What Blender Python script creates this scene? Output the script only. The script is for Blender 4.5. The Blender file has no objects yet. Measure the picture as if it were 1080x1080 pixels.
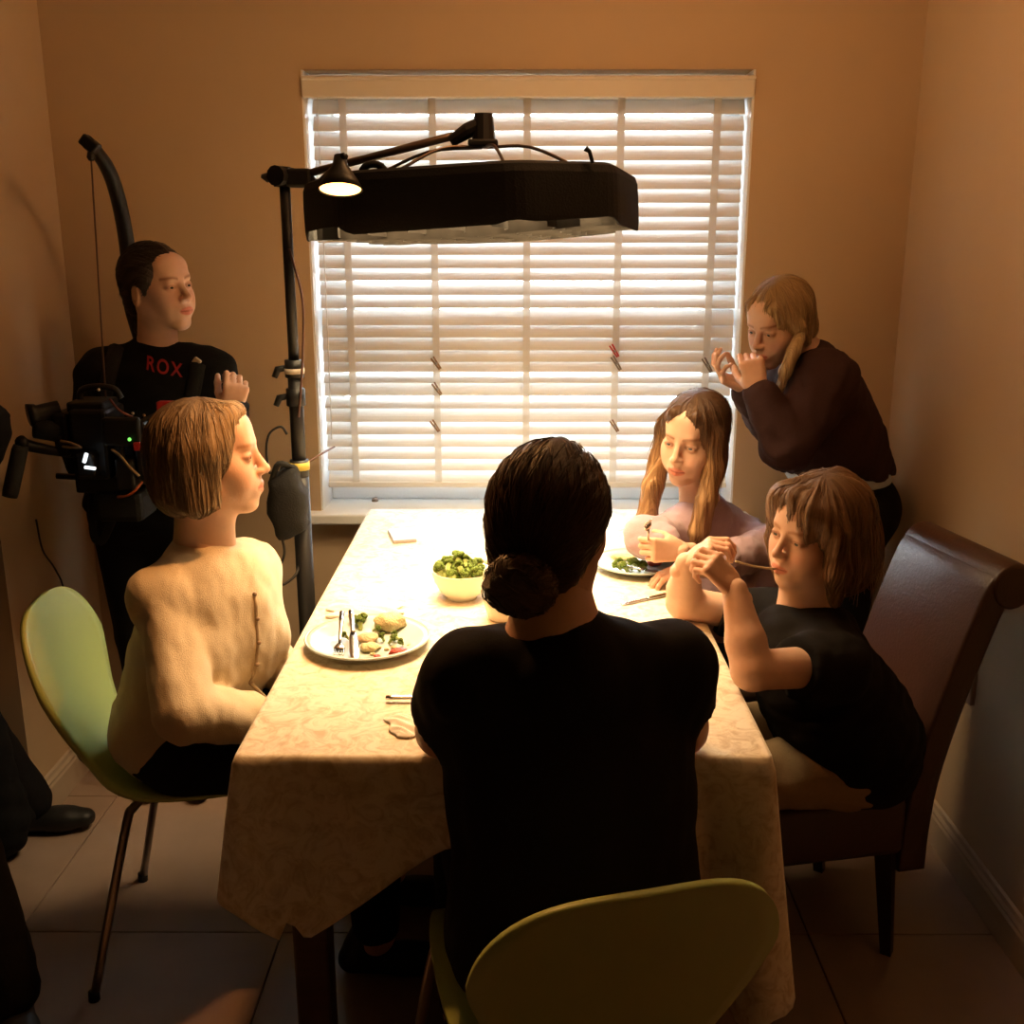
import bpy, bmesh, math, random
import numpy as np
from mathutils import Vector, Matrix
random.seed(7); np.random.seed(7)
SC = bpy.context.scene
COL = SC.collection
R = math.radians
# ------------------------------------------------------------------ camera
F_PX, PITCH, YAW, CAMZ = 1100.0, R(14.62), R(0.26), 1.53
cam = bpy.data.cameras.new('camera'); camo = bpy.data.objects.new('camera', cam); COL.objects.link(camo)
camo.location = (0, 0, CAMZ); camo.rotation_euler = (R(90) - PITCH, 0, YAW)
cam.sensor_width = 36; cam.sensor_height = 36; cam.lens = 36 * F_PX / 1080; cam.clip_start = .05
SC.camera = camo
SC.view_settings.view_transform = 'Standard'
try: SC.view_settings.look = 'None'
except Exception: pass
SC.view_settings.gamma = 1; SC.view_settings.use_curve_mapping = False
SC.view_settings.exposure = 0.0
# ------------------------------------------------------------------ sky
W = bpy.data.worlds.new('sky'); SC.world = W; W.use_nodes = True
bg = W.node_tree.nodes['Background']; bg.inputs[0].default_value = (.82, .91, 1.0, 1); bg.inputs[1].default_value = 40
SOFTBOX_POWER = 57.0
FILL_LAMP_POWER = 25.0  # glow of the added fill pendant above the frame

def P(px, py, Y):
    """photo pixel (1080 frame) at distance Y from the camera -> world point"""
    cx, cy = (px - 540) / F_PX, -(py - 540) / F_PX
    y = cy * math.sin(PITCH) + math.cos(PITCH); z = cy * math.cos(PITCH) - math.sin(PITCH)
    c, s = math.cos(YAW), math.sin(YAW)
    x, y = c * cx - s * y, s * cx + c * y
    t = Y / y
    return Vector((x * t, Y, CAMZ + z * t))
def PZ(px, py, z):
    p = P(px, py, 1.0); t = (z - CAMZ) / (p.z - CAMZ)
    return Vector((p.x * t, t, z))

# ------------------------------------------------------------------ materials
MATS = {}
def mat(name, col, rough=.6, metal=0., var=.12, scale=30., bump=0., bscale=None, stretch=None, emit=None, es=0., trans=0., attr=None, spec=.4, sheen=0., col2=None, sss=0.):
    if name in MATS: return MATS[name]
    m = bpy.data.materials.new(name); m.use_nodes = True; MATS[name] = m
    nt = m.node_tree; N = nt.nodes; L = nt.links; b = N['Principled BSDF']
    b.inputs['Roughness'].default_value = rough; b.inputs['Metallic'].default_value = metal
    b.inputs['Specular IOR Level'].default_value = spec
    if sheen: b.inputs['Sheen Weight'].default_value = sheen
    if sss:
        b.inputs['Subsurface Weight'].default_value = sss; b.inputs['Subsurface Radius'].default_value = (.012, .005, .003)
    tc = N.new('ShaderNodeTexCoord'); mp = N.new('ShaderNodeMapping'); L.new(tc.outputs['Object'], mp.inputs[0])
    if stretch: mp.inputs['Scale'].default_value = stretch
    nz = N.new('ShaderNodeTexNoise'); nz.inputs['Scale'].default_value = scale; nz.inputs['Detail'].default_value = 5
    L.new(mp.outputs[0], nz.inputs['Vector'])
    mx = N.new('ShaderNodeMix'); mx.data_type = 'RGBA'
    c2 = col2 if col2 else tuple(max(0, c * (1 - var * 2)) for c in col)
    mx.inputs[6].default_value = (*c2, 1); mx.inputs[7].default_value = (*[min(1, c * (1 + var * .5)) for c in col], 1)
    L.new(nz.outputs['Fac'], mx.inputs[0])
    out = mx.outputs[2]
    if attr:
        at = N.new('ShaderNodeAttribute'); at.attribute_name = attr
        m2 = N.new('ShaderNodeMix'); m2.data_type = 'RGBA'; m2.blend_type = 'MULTIPLY'; m2.inputs[0].default_value = 1
        L.new(out, m2.inputs[6]); L.new(at.outputs['Color'], m2.inputs[7]); out = m2.outputs[2]
    L.new(out, b.inputs['Base Color'])
    if bump:
        n2 = N.new('ShaderNodeTexNoise'); n2.inputs['Scale'].default_value = bscale or scale * 4; n2.inputs['Detail'].default_value = 4
        L.new(mp.outputs[0], n2.inputs['Vector'])
        bp = N.new('ShaderNodeBump'); bp.inputs['Strength'].default_value = bump; bp.inputs['Distance'].default_value = .01
        L.new(n2.outputs['Fac'], bp.inputs['Height']); L.new(bp.outputs[0], b.inputs['Normal'])
    if emit:
        b.inputs['Emission Color'].default_value = (*emit, 1); b.inputs['Emission Strength'].default_value = es
    if trans:
        tr = N.new('ShaderNodeBsdfTranslucent'); L.new(out, tr.inputs[0])
        ms = N.new('ShaderNodeMixShader'); ms.inputs[0].default_value = trans
        L.new(b.outputs[0], ms.inputs[1]); L.new(tr.outputs[0], ms.inputs[2]); L.new(ms.outputs[0], N['Material Output'].inputs[0])
    return m
def hair_mat(name, dark, light, fu=60., fv=3., rough=.42):
    m = bpy.data.materials.new(name); m.use_nodes = True
    nt = m.node_tree; N = nt.nodes; L = nt.links; b = N['Principled BSDF']
    b.inputs['Roughness'].default_value = rough; b.inputs['Specular IOR Level'].default_value = .35
    at = N.new('ShaderNodeAttribute'); at.attribute_name = 'strand'
    mp = N.new('ShaderNodeMapping'); mp.inputs['Scale'].default_value = (fu, fv, 1); L.new(at.outputs['Vector'], mp.inputs[0])
    nz = N.new('ShaderNodeTexNoise'); nz.inputs['Scale'].default_value = 1; nz.inputs['Detail'].default_value = 6; nz.inputs['Roughness'].default_value = .7
    L.new(mp.outputs[0], nz.inputs['Vector'])
    rp = N.new('ShaderNodeValToRGB'); rp.color_ramp.elements[0].position = .32; rp.color_ramp.elements[1].position = .72
    rp.color_ramp.elements[0].color = (*dark, 1); rp.color_ramp.elements[1].color = (*light, 1)
    L.new(nz.outputs['Fac'], rp.inputs[0])
    at2 = N.new('ShaderNodeAttribute'); at2.attribute_name = 'tone'
    m2 = N.new('ShaderNodeMix'); m2.data_type = 'RGBA'; m2.blend_type = 'MULTIPLY'; m2.inputs[0].default_value = 1
    L.new(rp.outputs[0], m2.inputs[6]); L.new(at2.outputs['Color'], m2.inputs[7]); L.new(m2.outputs[2], b.inputs['Base Color'])
    bp = N.new('ShaderNodeBump'); bp.inputs['Strength'].default_value = .8; bp.inputs['Distance'].default_value = .006
    L.new(nz.outputs['Fac'], bp.inputs['Height']); L.new(bp.outputs[0], b.inputs['Normal'])
    return m

# ------------------------------------------------------------------ objects
def tag(o, label=None, cat=None, group=None, kind=None):
    if label: o['label'] = label
    if cat: o['category'] = cat
    if group: o['group'] = group
    if kind: o['kind'] = kind
    return o
def link(name, me, m=None, parent=None, smooth=False):
    if m is not None and not me.materials: me.materials.append(m)
    if smooth: me.polygons.foreach_set('use_smooth', [True] * len(me.polygons))
    o = bpy.data.objects.new(name, me); COL.objects.link(o)
    if parent: o.parent = parent; o.matrix_parent_inverse = parent.matrix_basis.inverted()
    return o
def empty(name, loc, label, cat, group=None, kind=None):
    o = bpy.data.objects.new(name, None); o.empty_display_size = .05; COL.objects.link(o); o.location = loc
    return tag(o, label, cat, group, kind)
def bm_obj(name, bm, m, parent=None, smooth=False, autosm=None):
    me = bpy.data.meshes.new(name); bm.normal_update(); bm.to_mesh(me); bm.free()
    o = link(name, me, m, parent, smooth)
    return o
def add_box(bm, lo, hi, bev=0., M=None, seg=2):
    b2 = bmesh.new(); bmesh.ops.create_cube(b2, size=1)
    lo, hi = Vector(lo), Vector(hi)
    for v in b2.verts:
        v.co = Vector([lo[i] + (v.co[i] + .5) * (hi[i] - lo[i]) for i in range(3)])
    if bev: bmesh.ops.bevel(b2, geom=b2.edges[:], offset=bev, segments=seg, affect='EDGES', profile=.5)
    if M is not None: b2.transform(M)
    t = bpy.data.meshes.new('t'); b2.to_mesh(t); b2.free(); bm.from_mesh(t); bpy.data.meshes.remove(t)
def frame_of(d):
    d = Vector(d).normalized(); a = Vector((0, 0, 1)) if abs(d.z) < .9 else Vector((1, 0, 0))
    u = d.cross(a).normalized(); return u, d.cross(u).normalized()
def add_tube(bm, pts, rad, n=10, caps=True, flat=None):
    """tube along points, radius number or list; flat = (axis vector, factor) squeezes the section"""
    pts = [Vector(p) for p in pts]
    rad = [rad] * len(pts) if not hasattr(rad, '__len__') else rad
    rings = []; u = None
    for i, p in enumerate(pts):
        d = (pts[min(i + 1, len(pts) - 1)] - pts[max(i - 1, 0)]).normalized()
        if u is None: u, w = frame_of(d)
        else:
            u = (u - d * u.dot(d)).normalized(); w = d.cross(u)
        ring = []
        for k in range(n):
            a = 2 * math.pi * k / n; off = (u * math.cos(a) + w * math.sin(a)) * rad[i]
            if flat: fa = Vector(flat[0]).normalized(); off += fa * (off.dot(fa) * (flat[1] - 1))
            ring.append(bm.verts.new(p + off))
        rings.append(ring)
    for a, b in zip(rings, rings[1:]):
        for k in range(n): bm.faces.new((a[k], a[(k + 1) % n], b[(k + 1) % n], b[k]))
    if caps:
        bm.faces.new(rings[0][::-1]); bm.faces.new(rings[-1])
def add_lathe(bm, prof, n=32, M=None):
    """prof: (r, z) list"""
    vs = []
    for r, z in prof:
        if r < 1e-6: vs.append([bm.verts.new((0, 0, z))])
        else: vs.append([bm.verts.new((r * math.cos(2 * math.pi * k / n), r * math.sin(2 * math.pi * k / n), z)) for k in range(n)])
    new = [v for r in vs for v in r]
    for a, b in zip(vs, vs[1:]):
        for k in range(n):
            k2 = (k + 1) % n
            if len(a) == 1 and len(b) == 1: continue
            if len(a) == 1: bm.faces.new((a[0], b[k], b[k2]))
            elif len(b) == 1: bm.faces.new((a[k], a[k2], b[0]))
            else: bm.faces.new((a[k], a[k2], b[k2], b[k]))
    if M is not None:
        for v in new: v.co = M @ v.co
def spline(pts, n=8):
    """Catmull-Rom through the points"""
    pts = [Vector(p) for p in pts]; out = []
    for i in range(len(pts) - 1):
        p0 = pts[i - 1] if i else pts[0] * 2 - pts[1]; p1, p2 = pts[i], pts[i + 1]
        p3 = pts[i + 2] if i + 2 < len(pts) else pts[-1] * 2 - pts[-2]
        for k in range(n):
            t = k / n
            out.append(.5 * ((2 * p1) + (p2 - p0) * t + (2 * p0 - 5 * p1 + 4 * p2 - p3) * t * t + (3 * p1 - p0 - 3 * p2 + p3) * t ** 3))
    out.append(pts[-1]); return out
def tube(name, pts, rad, m, parent=None, n=8, sp=0, flat=None):
    bm = bmesh.new()
    if sp:
        if hasattr(rad, '__len__'):
            k = len(pts); q = [(i / sp) for i in range((k - 1) * sp + 1)]
            rad = [rad[min(int(t), k - 2)] * (1 - (t - min(int(t), k - 2))) + rad[min(int(t), k - 2) + 1] * (t - min(int(t), k - 2)) for t in q]
        pts = spline(pts, sp)
    add_tube(bm, pts, rad, n, flat=flat); return bm_obj(name, bm, m, parent, True)
def box(name, lo, hi, m, parent=None, bev=0., M=None):
    bm = bmesh.new(); add_box(bm, lo, hi, bev, M); return bm_obj(name, bm, m, parent)
def copy_tree(o, parent=None):
    c = o.copy(); COL.objects.link(c); c.parent = parent
    for ch in o.children: copy_tree(ch, c)
    return c

# ------------------------------------------------------------------ setting
WALLY, XL, XR, CEIL = 3.05, -1.29, 1.10, 2.45
WX0, WX1 = -.59, .65
ZTOP, ZSILL = 1.979, .738
YB = 3.12          # blind plane
m_wall = mat('wall_paint', (.56, .40, .25), .85, var=.03, scale=6, bump=.05, bscale=220)
m_dim = mat('fill_cutting_paint', (.16, .12, .09), .9, var=.03)  # unseen walls coloured dark to cut fill light from the camera side
m_ceil = mat('ceiling_paint', (.60, .54, .46), .9, var=.02)
m_white = mat('white_gloss_paint', (.84, .83, .81), .35, var=.02)
m_upvc = mat('window_plastic', (.86, .87, .88), .3, var=.01)
def struct(o): return tag(o, kind='structure')
bm = bmesh.new()
YO = 3.30
add_box(bm, (XL - .1, WALLY, 0), (WX0, YO, CEIL)); add_box(bm, (WX1, WALLY, 0), (XR + .1, YO, CEIL))
add_box(bm, (WX0, WALLY, ZTOP), (WX1, YO, CEIL)); add_box(bm, (WX0, WALLY, 0), (WX1, YO, ZSILL - .03))
struct(bm_obj('wall_back', bm, m_wall))
struct(box('wall_right', (XR, -1.8, 0), (XR + .12, WALLY, CEIL), m_wall))
struct(box('wall_left', (XL - .12, 2.50, 0), (XL, WALLY, CEIL), m_wall))
struct(box('wall_front', (-3.3, -1.92, 0), (XR + .12, -1.8, CEIL), m_dim))
struct(box('wall_far_left', (-3.3, -1.8, 0), (-3.2, 3.17, CEIL), m_dim))
struct(box('wall_side_room', (-3.2, 3.05, 0), (XL - .12, 3.17, CEIL), m_dim))
struct(box('ceiling', (-3.3, -1.92, CEIL), (XR + .12, YO, CEIL + .1), m_ceil))
# floor: grout bed with separate tiles
m_grout = mat('grout', (.12, .09, .075), .9)
m_tile = mat('floor_tile', (.36, .255, .195), .32, var=.12, scale=9, bump=.03, bscale=60)
fl = struct(box('floor', (-3.3, -1.92, -.1), (XR + .12, YO, -.006), m_grout))
T = .60; tme = None
for ix in range(-5, 3):
    for iy in range(-7, 3):
        x0, y0 = -.535 + ix * T, 2.06 + iy * T
        x1, y1 = x0 + T - .0015, y0 + T - .0015
        lo = (max(x0 + .0015, -3.2), max(y0 + .0015, -1.8)); hi = (min(x1, XR), min(y1, WALLY))
        if hi[0] - lo[0] < .02 or hi[1] - lo[1] < .02: continue
        if -1.29 > hi[0] and y0 > 2.9: pass
        full = (hi[0] - lo[0] > T - .01) and (hi[1] - lo[1] > T - .01)
        if full:
            if tme is None:
                bm = bmesh.new(); add_box(bm, (0, 0, -.006), (T - .003, T - .003, 0), .001, seg=1); tme = bpy.data.meshes.new('tile'); bm.to_mesh(tme); bm.free()
            o = link('tile', tme, m_tile, fl); o.location = (lo[0], lo[1], 0)
        else:
            box('tile', (lo[0], lo[1], -.006), (hi[0], hi[1], 0), m_tile, fl, .002)
# skirting boards: stepped moulding
def skirting(name, a, b, n):
    a, b, n = Vector(a), Vector(b), Vector(n)
    prof = [(0, 0), (.016, 0), (.016, .075), (.013, .082), (.013, .088), (.008, .096), (.006, .106), (0, .11)]
    bm = bmesh.new(); ra = [bm.verts.new(a + n * p + Vector((0, 0, z))) for p, z in prof]; rb = [bm.verts.new(b + n * p + Vector((0, 0, z))) for p, z in prof]
    for i in range(len(prof) - 1): bm.faces.new((ra[i], ra[i + 1], rb[i + 1], rb[i]))
    bm.faces.new(ra); bm.faces.new(rb[::-1]); bm.faces.new((ra[-1], ra[0], rb[0], rb[-1]))
    bmesh.ops.recalc_face_normals(bm, faces=bm.faces[:])
    return struct(bm_obj(name, bm, m_skirt))
m_skirt = mat('skirting_paint', (.50, .39, .29), .45, var=.03)
skirting('baseboard_right', (XR, -1.8, 0), (XR, WALLY, 0), (-1, 0, 0))
skirting('baseboard_back', (XL, WALLY, 0), (XR, WALLY, 0), (0, -1, 0))
skirting('baseboard_left', (XL, 2.5, 0), (XL, WALLY, 0), (1, 0, 0))
# window: frame, mullion, transom, panes, sill, handle
win = tag(bpy.data.objects.new('window_1', None), kind='structure'); COL.objects.link(win); win.location = (.03, 3.25, ZSILL)
fr = bmesh.new(); y0, y1 = 3.215, 3.285
zt = P(545, 338, 3.24).z
for lo, hi in [((WX0, y0, ZSILL), (WX0 + .06, y1, ZTOP)), ((WX1 - .06, y0, ZSILL), (WX1, y1, ZTOP)), ((WX0, y0, ZTOP - .07), (WX1, y1, ZTOP)), ((WX0, y0, ZSILL), (WX1, y1, ZSILL + .06)), ((WX0, y0, zt - .035), (WX1, y1, zt + .035))]:
    add_box(fr, lo, hi, .006)
bm_obj('window_frame', fr, m_upvc, win)
def glass_mat():
    m = bpy.data.materials.new('window_glass'); m.use_nodes = True; N = m.node_tree.nodes; L = m.node_tree.links
    N.remove(N['Principled BSDF']); t = N.new('ShaderNodeBsdfTransparent'); t.inputs[0].default_value = (.95, .97, .97, 1); g = N.new('ShaderNodeBsdfGlossy'); g.inputs['Roughness'].default_value = .03
    fz = N.new('ShaderNodeFresnel'); x = N.new('ShaderNodeMixShader'); L.new(fz.outputs[0], x.inputs[0]); L.new(t.outputs[0], x.inputs[1]); L.new(g.outputs[0], x.inputs[2]); L.new(x.outputs[0], N['Material Output'].inputs[0]); return m
m_glass = glass_mat()
for za, zb in [(ZSILL + .06, zt - .035), (zt + .035, ZTOP - .07)]:
    box('pane', (WX0 + .05, 3.247, za - .005), (WX1 - .05, 3.253, zb + .005), m_glass, win)
sill = box('window_sill', (WX0 - .045, WALLY - .05, ZSILL - .032), (WX1 + .045, 3.22, ZSILL), m_white, win, .006)
for xa, xb in ((WX0, WX0 + .006), (WX1 - .006, WX1)): box('window_reveal', (xa, WALLY + .002, ZSILL), (xb, 3.215, ZTOP), m_upvc, win)
# casement bottom rail with stay knob seen under the blind
rail = bmesh.new(); add_box(rail, (WX0 + .007, 3.195, ZSILL), (WX1 - .007, 3.22, ZSILL + .10), .005)
bm_obj('casement_rail', rail, m_upvc, win)
bm = bmesh.new(); kp = P(396, 527, 3.18)
add_tube(bm, [(kp.x, 3.2, kp.z), (kp.x, 3.175, kp.z)], .006, 10); add_tube(bm, [(kp.x, 3.175, kp.z), (kp.x, 3.168, kp.z), (kp.x, 3.158, kp.z)], [.008, .011, .007], 12)
bm_obj('window_knob', bm, mat('brass_knob', (.35, .27, .2), .3, .8), win, True)
# unseen eaves and ground outside, added to shade the blind slats
struct(box('shading_eaves', (-2.2, 3.30, 2.06), (2.2, 4.0, 2.2), mat('shading_eaves_board', (.30, .24, .18), .8)))
struct(box('ground', (-9, 3.30, -.2), (9, 14, -.1), mat('patio_paving', (.35, .33, .30), .9, scale=2)))
# socket plate on right wall
sp = empty('wall_socket', (XR, 2.36, .46), 'square socket plate low on the right wall behind the leather chair', 'socket')
m_plate = mat('socket_plastic', (.55, .42, .34), .4, var=.02)
q1 = P(1036, 726, 2.02); 
fw = lambda px, py: P(px, py, 1.0)
def on_right(px, py):
    p = P(px, py, 1.0); s = XR / p.x; return Vector((XR, s, CAMZ + (p.z - CAMZ) * s))
ca, cb = on_right(1037, 726), on_right(1010, 698)
cy, cz = (ca.y + cb.y) / 2 + .03, (ca.z + cb.z) / 2 - .02
sp.location = (XR, cy, cz)
box('face_plate', (XR - .012, cy - .073, cz - .043), (XR, cy + .073, cz + .043), m_plate, sp, .003)
for s in (-1, 1):
    box('rocker_switch', (XR - .016, cy + s * .035 - .006, cz + .018), (XR - .011, cy + s * .035 + .006, cz + .034), m_plate, sp, .002)
    for a, b in ((0, 0), (-.011, -.018), (.011, -.018)): box('pin_hole', (XR - .0135, cy + s * .035 + a - .003, cz + b - .004), (XR - .0115, cy + s * .035 + a + .003, cz + b + .004), mat('socket_hole', (.03, .03, .03), .6), sp)

# ------------------------------------------------------------------ blind
blind = empty('venetian_blind', (.03, YB, ZSILL + .1), 'white wide-slat venetian blind hanging in the window', 'blind')
m_slat = mat('blind_slat_white', (.88, .85, .81), .45, var=.03, scale=4, trans=.15)
m_tape = mat('ladder_tape', (.88, .84, .78), .8, var=.03, trans=.6)
CH = .047
prof = []
for i in range(7):
    t = i / 6 - .5; prof.append((t * CH, -.004 * (2 * t) ** 2 * 1.0 + .004))
def slat_mesh(name, x0, x1):
    bm = bmesh.new(); rows = []
    for s in (0, -.0026):
        for X in (x0, x1): rows.append([bm.verts.new((X, a, b + s)) for a, b in prof])
    tA, tB, bA, bB = rows
    for i in range(6):
        bm.faces.new((tA[i], tB[i], tB[i + 1], tA[i + 1])); bm.faces.new((bA[i + 1], bB[i + 1], bB[i], bA[i]))
    bm.faces.new((tA[0], bA[0], bB[0], tB[0])); bm.faces.new((tA[6], tB[6], bB[6], bA[6]))
    bm.faces.new(tA + bA[::-1]); bm.faces.new(bB + tB[::-1])
    bmesh.ops.recalc_face_normals(bm, faces=bm.faces[:])
    me = bpy.data.meshes.new(name); bm.to_mesh(me); bm.free(); return me
sme = slat_mesh('slat', WX0 + .016, WX1 - .012)
SLAT_Y = [104, 122, 138, 153, 168.5, 183.5, 198, 213, 228, 241, 254, 268, 282, 297, 311, 327, 340, 354, 366, 377, 394, 402, 420, 430, 445, 458, 471, 483, 496]
TILT = {19: 62, 20: 30, 21: 62, 22: 34, 23: 60, 15: 66, 16: 66, 17: 62, 18: 64}
for i, yy in enumerate(SLAT_Y):
    z = P(545, yy, YB).z; tl = R(TILT.get(i, 60 if i < 8 else 55 if i < 12 else 51 if i < 19 else 48))
    o = link('slat', sme, m_slat, blind); o.matrix_parent_inverse = blind.matrix_basis.inverted()
    o.location = (0, YB, z - CH * .5 * math.sin(tl)); o.rotation_euler = (tl, 0, random.uniform(-.001, .001))
zb = P(545, 510, YB).z
box('bottom_rail', (WX0 + .016, YB - .025, zb - .008), (WX1 - .012, YB + .025, zb + .010), m_slat, blind, .004)
zv0, zv1 = P(545, 103, WALLY).z, P(545, 80, WALLY).z
bm = bmesh.new(); add_box(bm, (WX0 + .002, WALLY - .012, zv0), (WX1 - .002, WALLY + .006, zv1), .003); add_box(bm, (WX0 + .002, WALLY - .018, zv1 - .012), (WX1 - .002, WALLY + .006, zv1 - .002), .003)
bm_obj('valance', bm, mat('valance_white', (.74, .66, .56), .5, var=.03), blind)
box('headrail', (WX0 + .01, YB - .03, zv0 + .005), (WX1 - .01, YB + .03, zv1 - .005), m_white, blind, .002)
for px in (362, 456, 556, 655, 756):
    X = P(px, 110, YB).x
    bm = bmesh.new()
    for s in (-1, 1):
        yc = YB + s * .021
        add_box(bm, (X - .010, yc - .0008, zb), (X + .010, yc + .0008, zv0 + .01))
    bm_obj('ladder_tape', bm, m_tape, blind)
tube('tilt_cord', [(WX0 + .035, YB - .03, zv0 + .01), (WX0 + .036, YB - .032, 1.4), (WX0 + .034, YB - .03, .95)], .0016, m_tape, blind, 6)
# clothes pegs clipped to the slats
m_peg = mat('peg_wood', (.34, .20, .11), .6, var=.2, scale=80, stretch=(1, 1, 8))
m_pegr = mat('peg_red_plastic', (.5, .02, .02), .4)
m_pegg = mat('peg_grey', (.22, .17, .14), .5)
pegs = [(460, 383, 1, m_peg, 'brown clothes peg clipped highest on the left part of the blind'), (461, 410, 1, m_peg, 'brown clothes peg clipped second down on the left part of the blind'),
        (459, 449, 1, m_peg, 'brown clothes peg clipped lowest on the left part of the blind'), (648, 370, 1, m_pegr, 'red clothes peg clipped to the blind above the girl'),
        (650, 383, 1.15, m_pegg, 'grey-brown clothes peg clipped just below the red peg'), (648, 449, 1, m_peg, 'brown clothes peg clipped to the blind beside the girl\'s head'),
        (746, 385, 1.2, m_pegg, 'grey clothes peg clipped by the standing woman\'s fingers')]
for px, py, s, mm, lab in pegs:
    c = P(px, py, YB - .045)
    r = empty('clothes_peg', c, lab, 'clothes peg', 'clothes pegs clipped on the blind')
    Mx = Matrix.Translation(c) @ Matrix.Rotation(R(57), 4, 'Y') @ Matrix.Rotation(R(12), 4, 'Z')
    L = .021 * s
    for sg in (-1, 1):
        bm = bmesh.new(); add_box(bm, (-L, -.004, sg * .0035 - .0025), (L, .004, sg * .0035 + .0025), .0012, M=Mx @ Matrix.Rotation(R(2.5 * sg), 4, 'Y'))
        bm_obj('peg_arm', bm, mm, r)
    bm = bmesh.new(); add_tube(bm, [Mx @ Vector((0, -.006, 0)), Mx @ Vector((0, .006, 0))], .004, 8); bm_obj('spring', bm, mat('peg_steel', (.4, .38, .35), .3, .9), r, True)
# ------------------------------------------------------------------ table and cloth
TZ = .76
TX0, TX1, TY0, TY1 = PZ(250, 793, TZ).x, PZ(818, 805, TZ).x, PZ(540, 799, TZ).y, 2.985
table = empty('dining_table', ((TX0 + TX1) / 2, (TY0 + TY1) / 2, 0), 'long dining table hidden under the cream cloth in front of the window', 'table')
m_wood = mat('dark_table_wood', (.09, .05, .03), .5, var=.2, scale=12, stretch=(1, 8, 8))
box('tabletop', (TX0 + .012, TY0 + .012, TZ - .035), (TX1 - .012, TY1 - .012, TZ - .004), m_wood, table, .004)
for x in (TX0 + .08, TX1 - .08):
    for y in (TY0 + .12, TY1 - .12):
        bm = bmesh.new(); add_box(bm, (x - .03, y - .03, 0), (x + .03, y + .03, TZ - .035), .004); bm_obj('leg', bm, m_wood, table)
def cloth_material():
    m = mat('tablecloth_damask', (.80, .70, .52), .8, var=.05, scale=3, sheen=.2)
    nt = m.node_tree; N = nt.nodes; L = nt.links; b = N['Principled BSDF']
    tc = [n for n in N if n.type == 'TEX_COORD'][0]
    v = N.new('ShaderNodeTexNoise'); v.inputs['Scale'].default_value = 26; v.inputs['Detail'].default_value = 8; v.inputs['Roughness'].default_value = .65; v.inputs['Distortion'].default_value = 1.6
    L.new(tc.outputs['Object'], v.inputs['Vector'])
    rp = N.new('ShaderNodeValToRGB'); rp.color_ramp.elements[0].position = .36; rp.color_ramp.elements[1].position = .56
    rp.color_ramp.elements[0].color = (.60, .49, .32, 1); rp.color_ramp.elements[1].color = (.84, .76, .60, 1)
    L.new(v.outputs['Fac'], rp.inputs[0]); L.new(rp.outputs[0], b.inputs['Base Color'])
    bp = N.new('ShaderNodeBump'); bp.inputs['Strength'].default_value = .25; bp.inputs['Distance'].default_value = .004
    L.new(v.outputs['Fac'], bp.inputs['Height']); L.new(bp.outputs[0], b.inputs['Normal'])
    return m
m_cloth = cloth_material()
def lerp_tab(tab, x):
    if x <= tab[0][0]: return tab[0][1]
    for (a, va), (b, vb) in zip(tab, tab[1:]):
        if x <= b: return va + (vb - va) * (x - a) / (b - a)
    return tab[-1][1]
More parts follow.
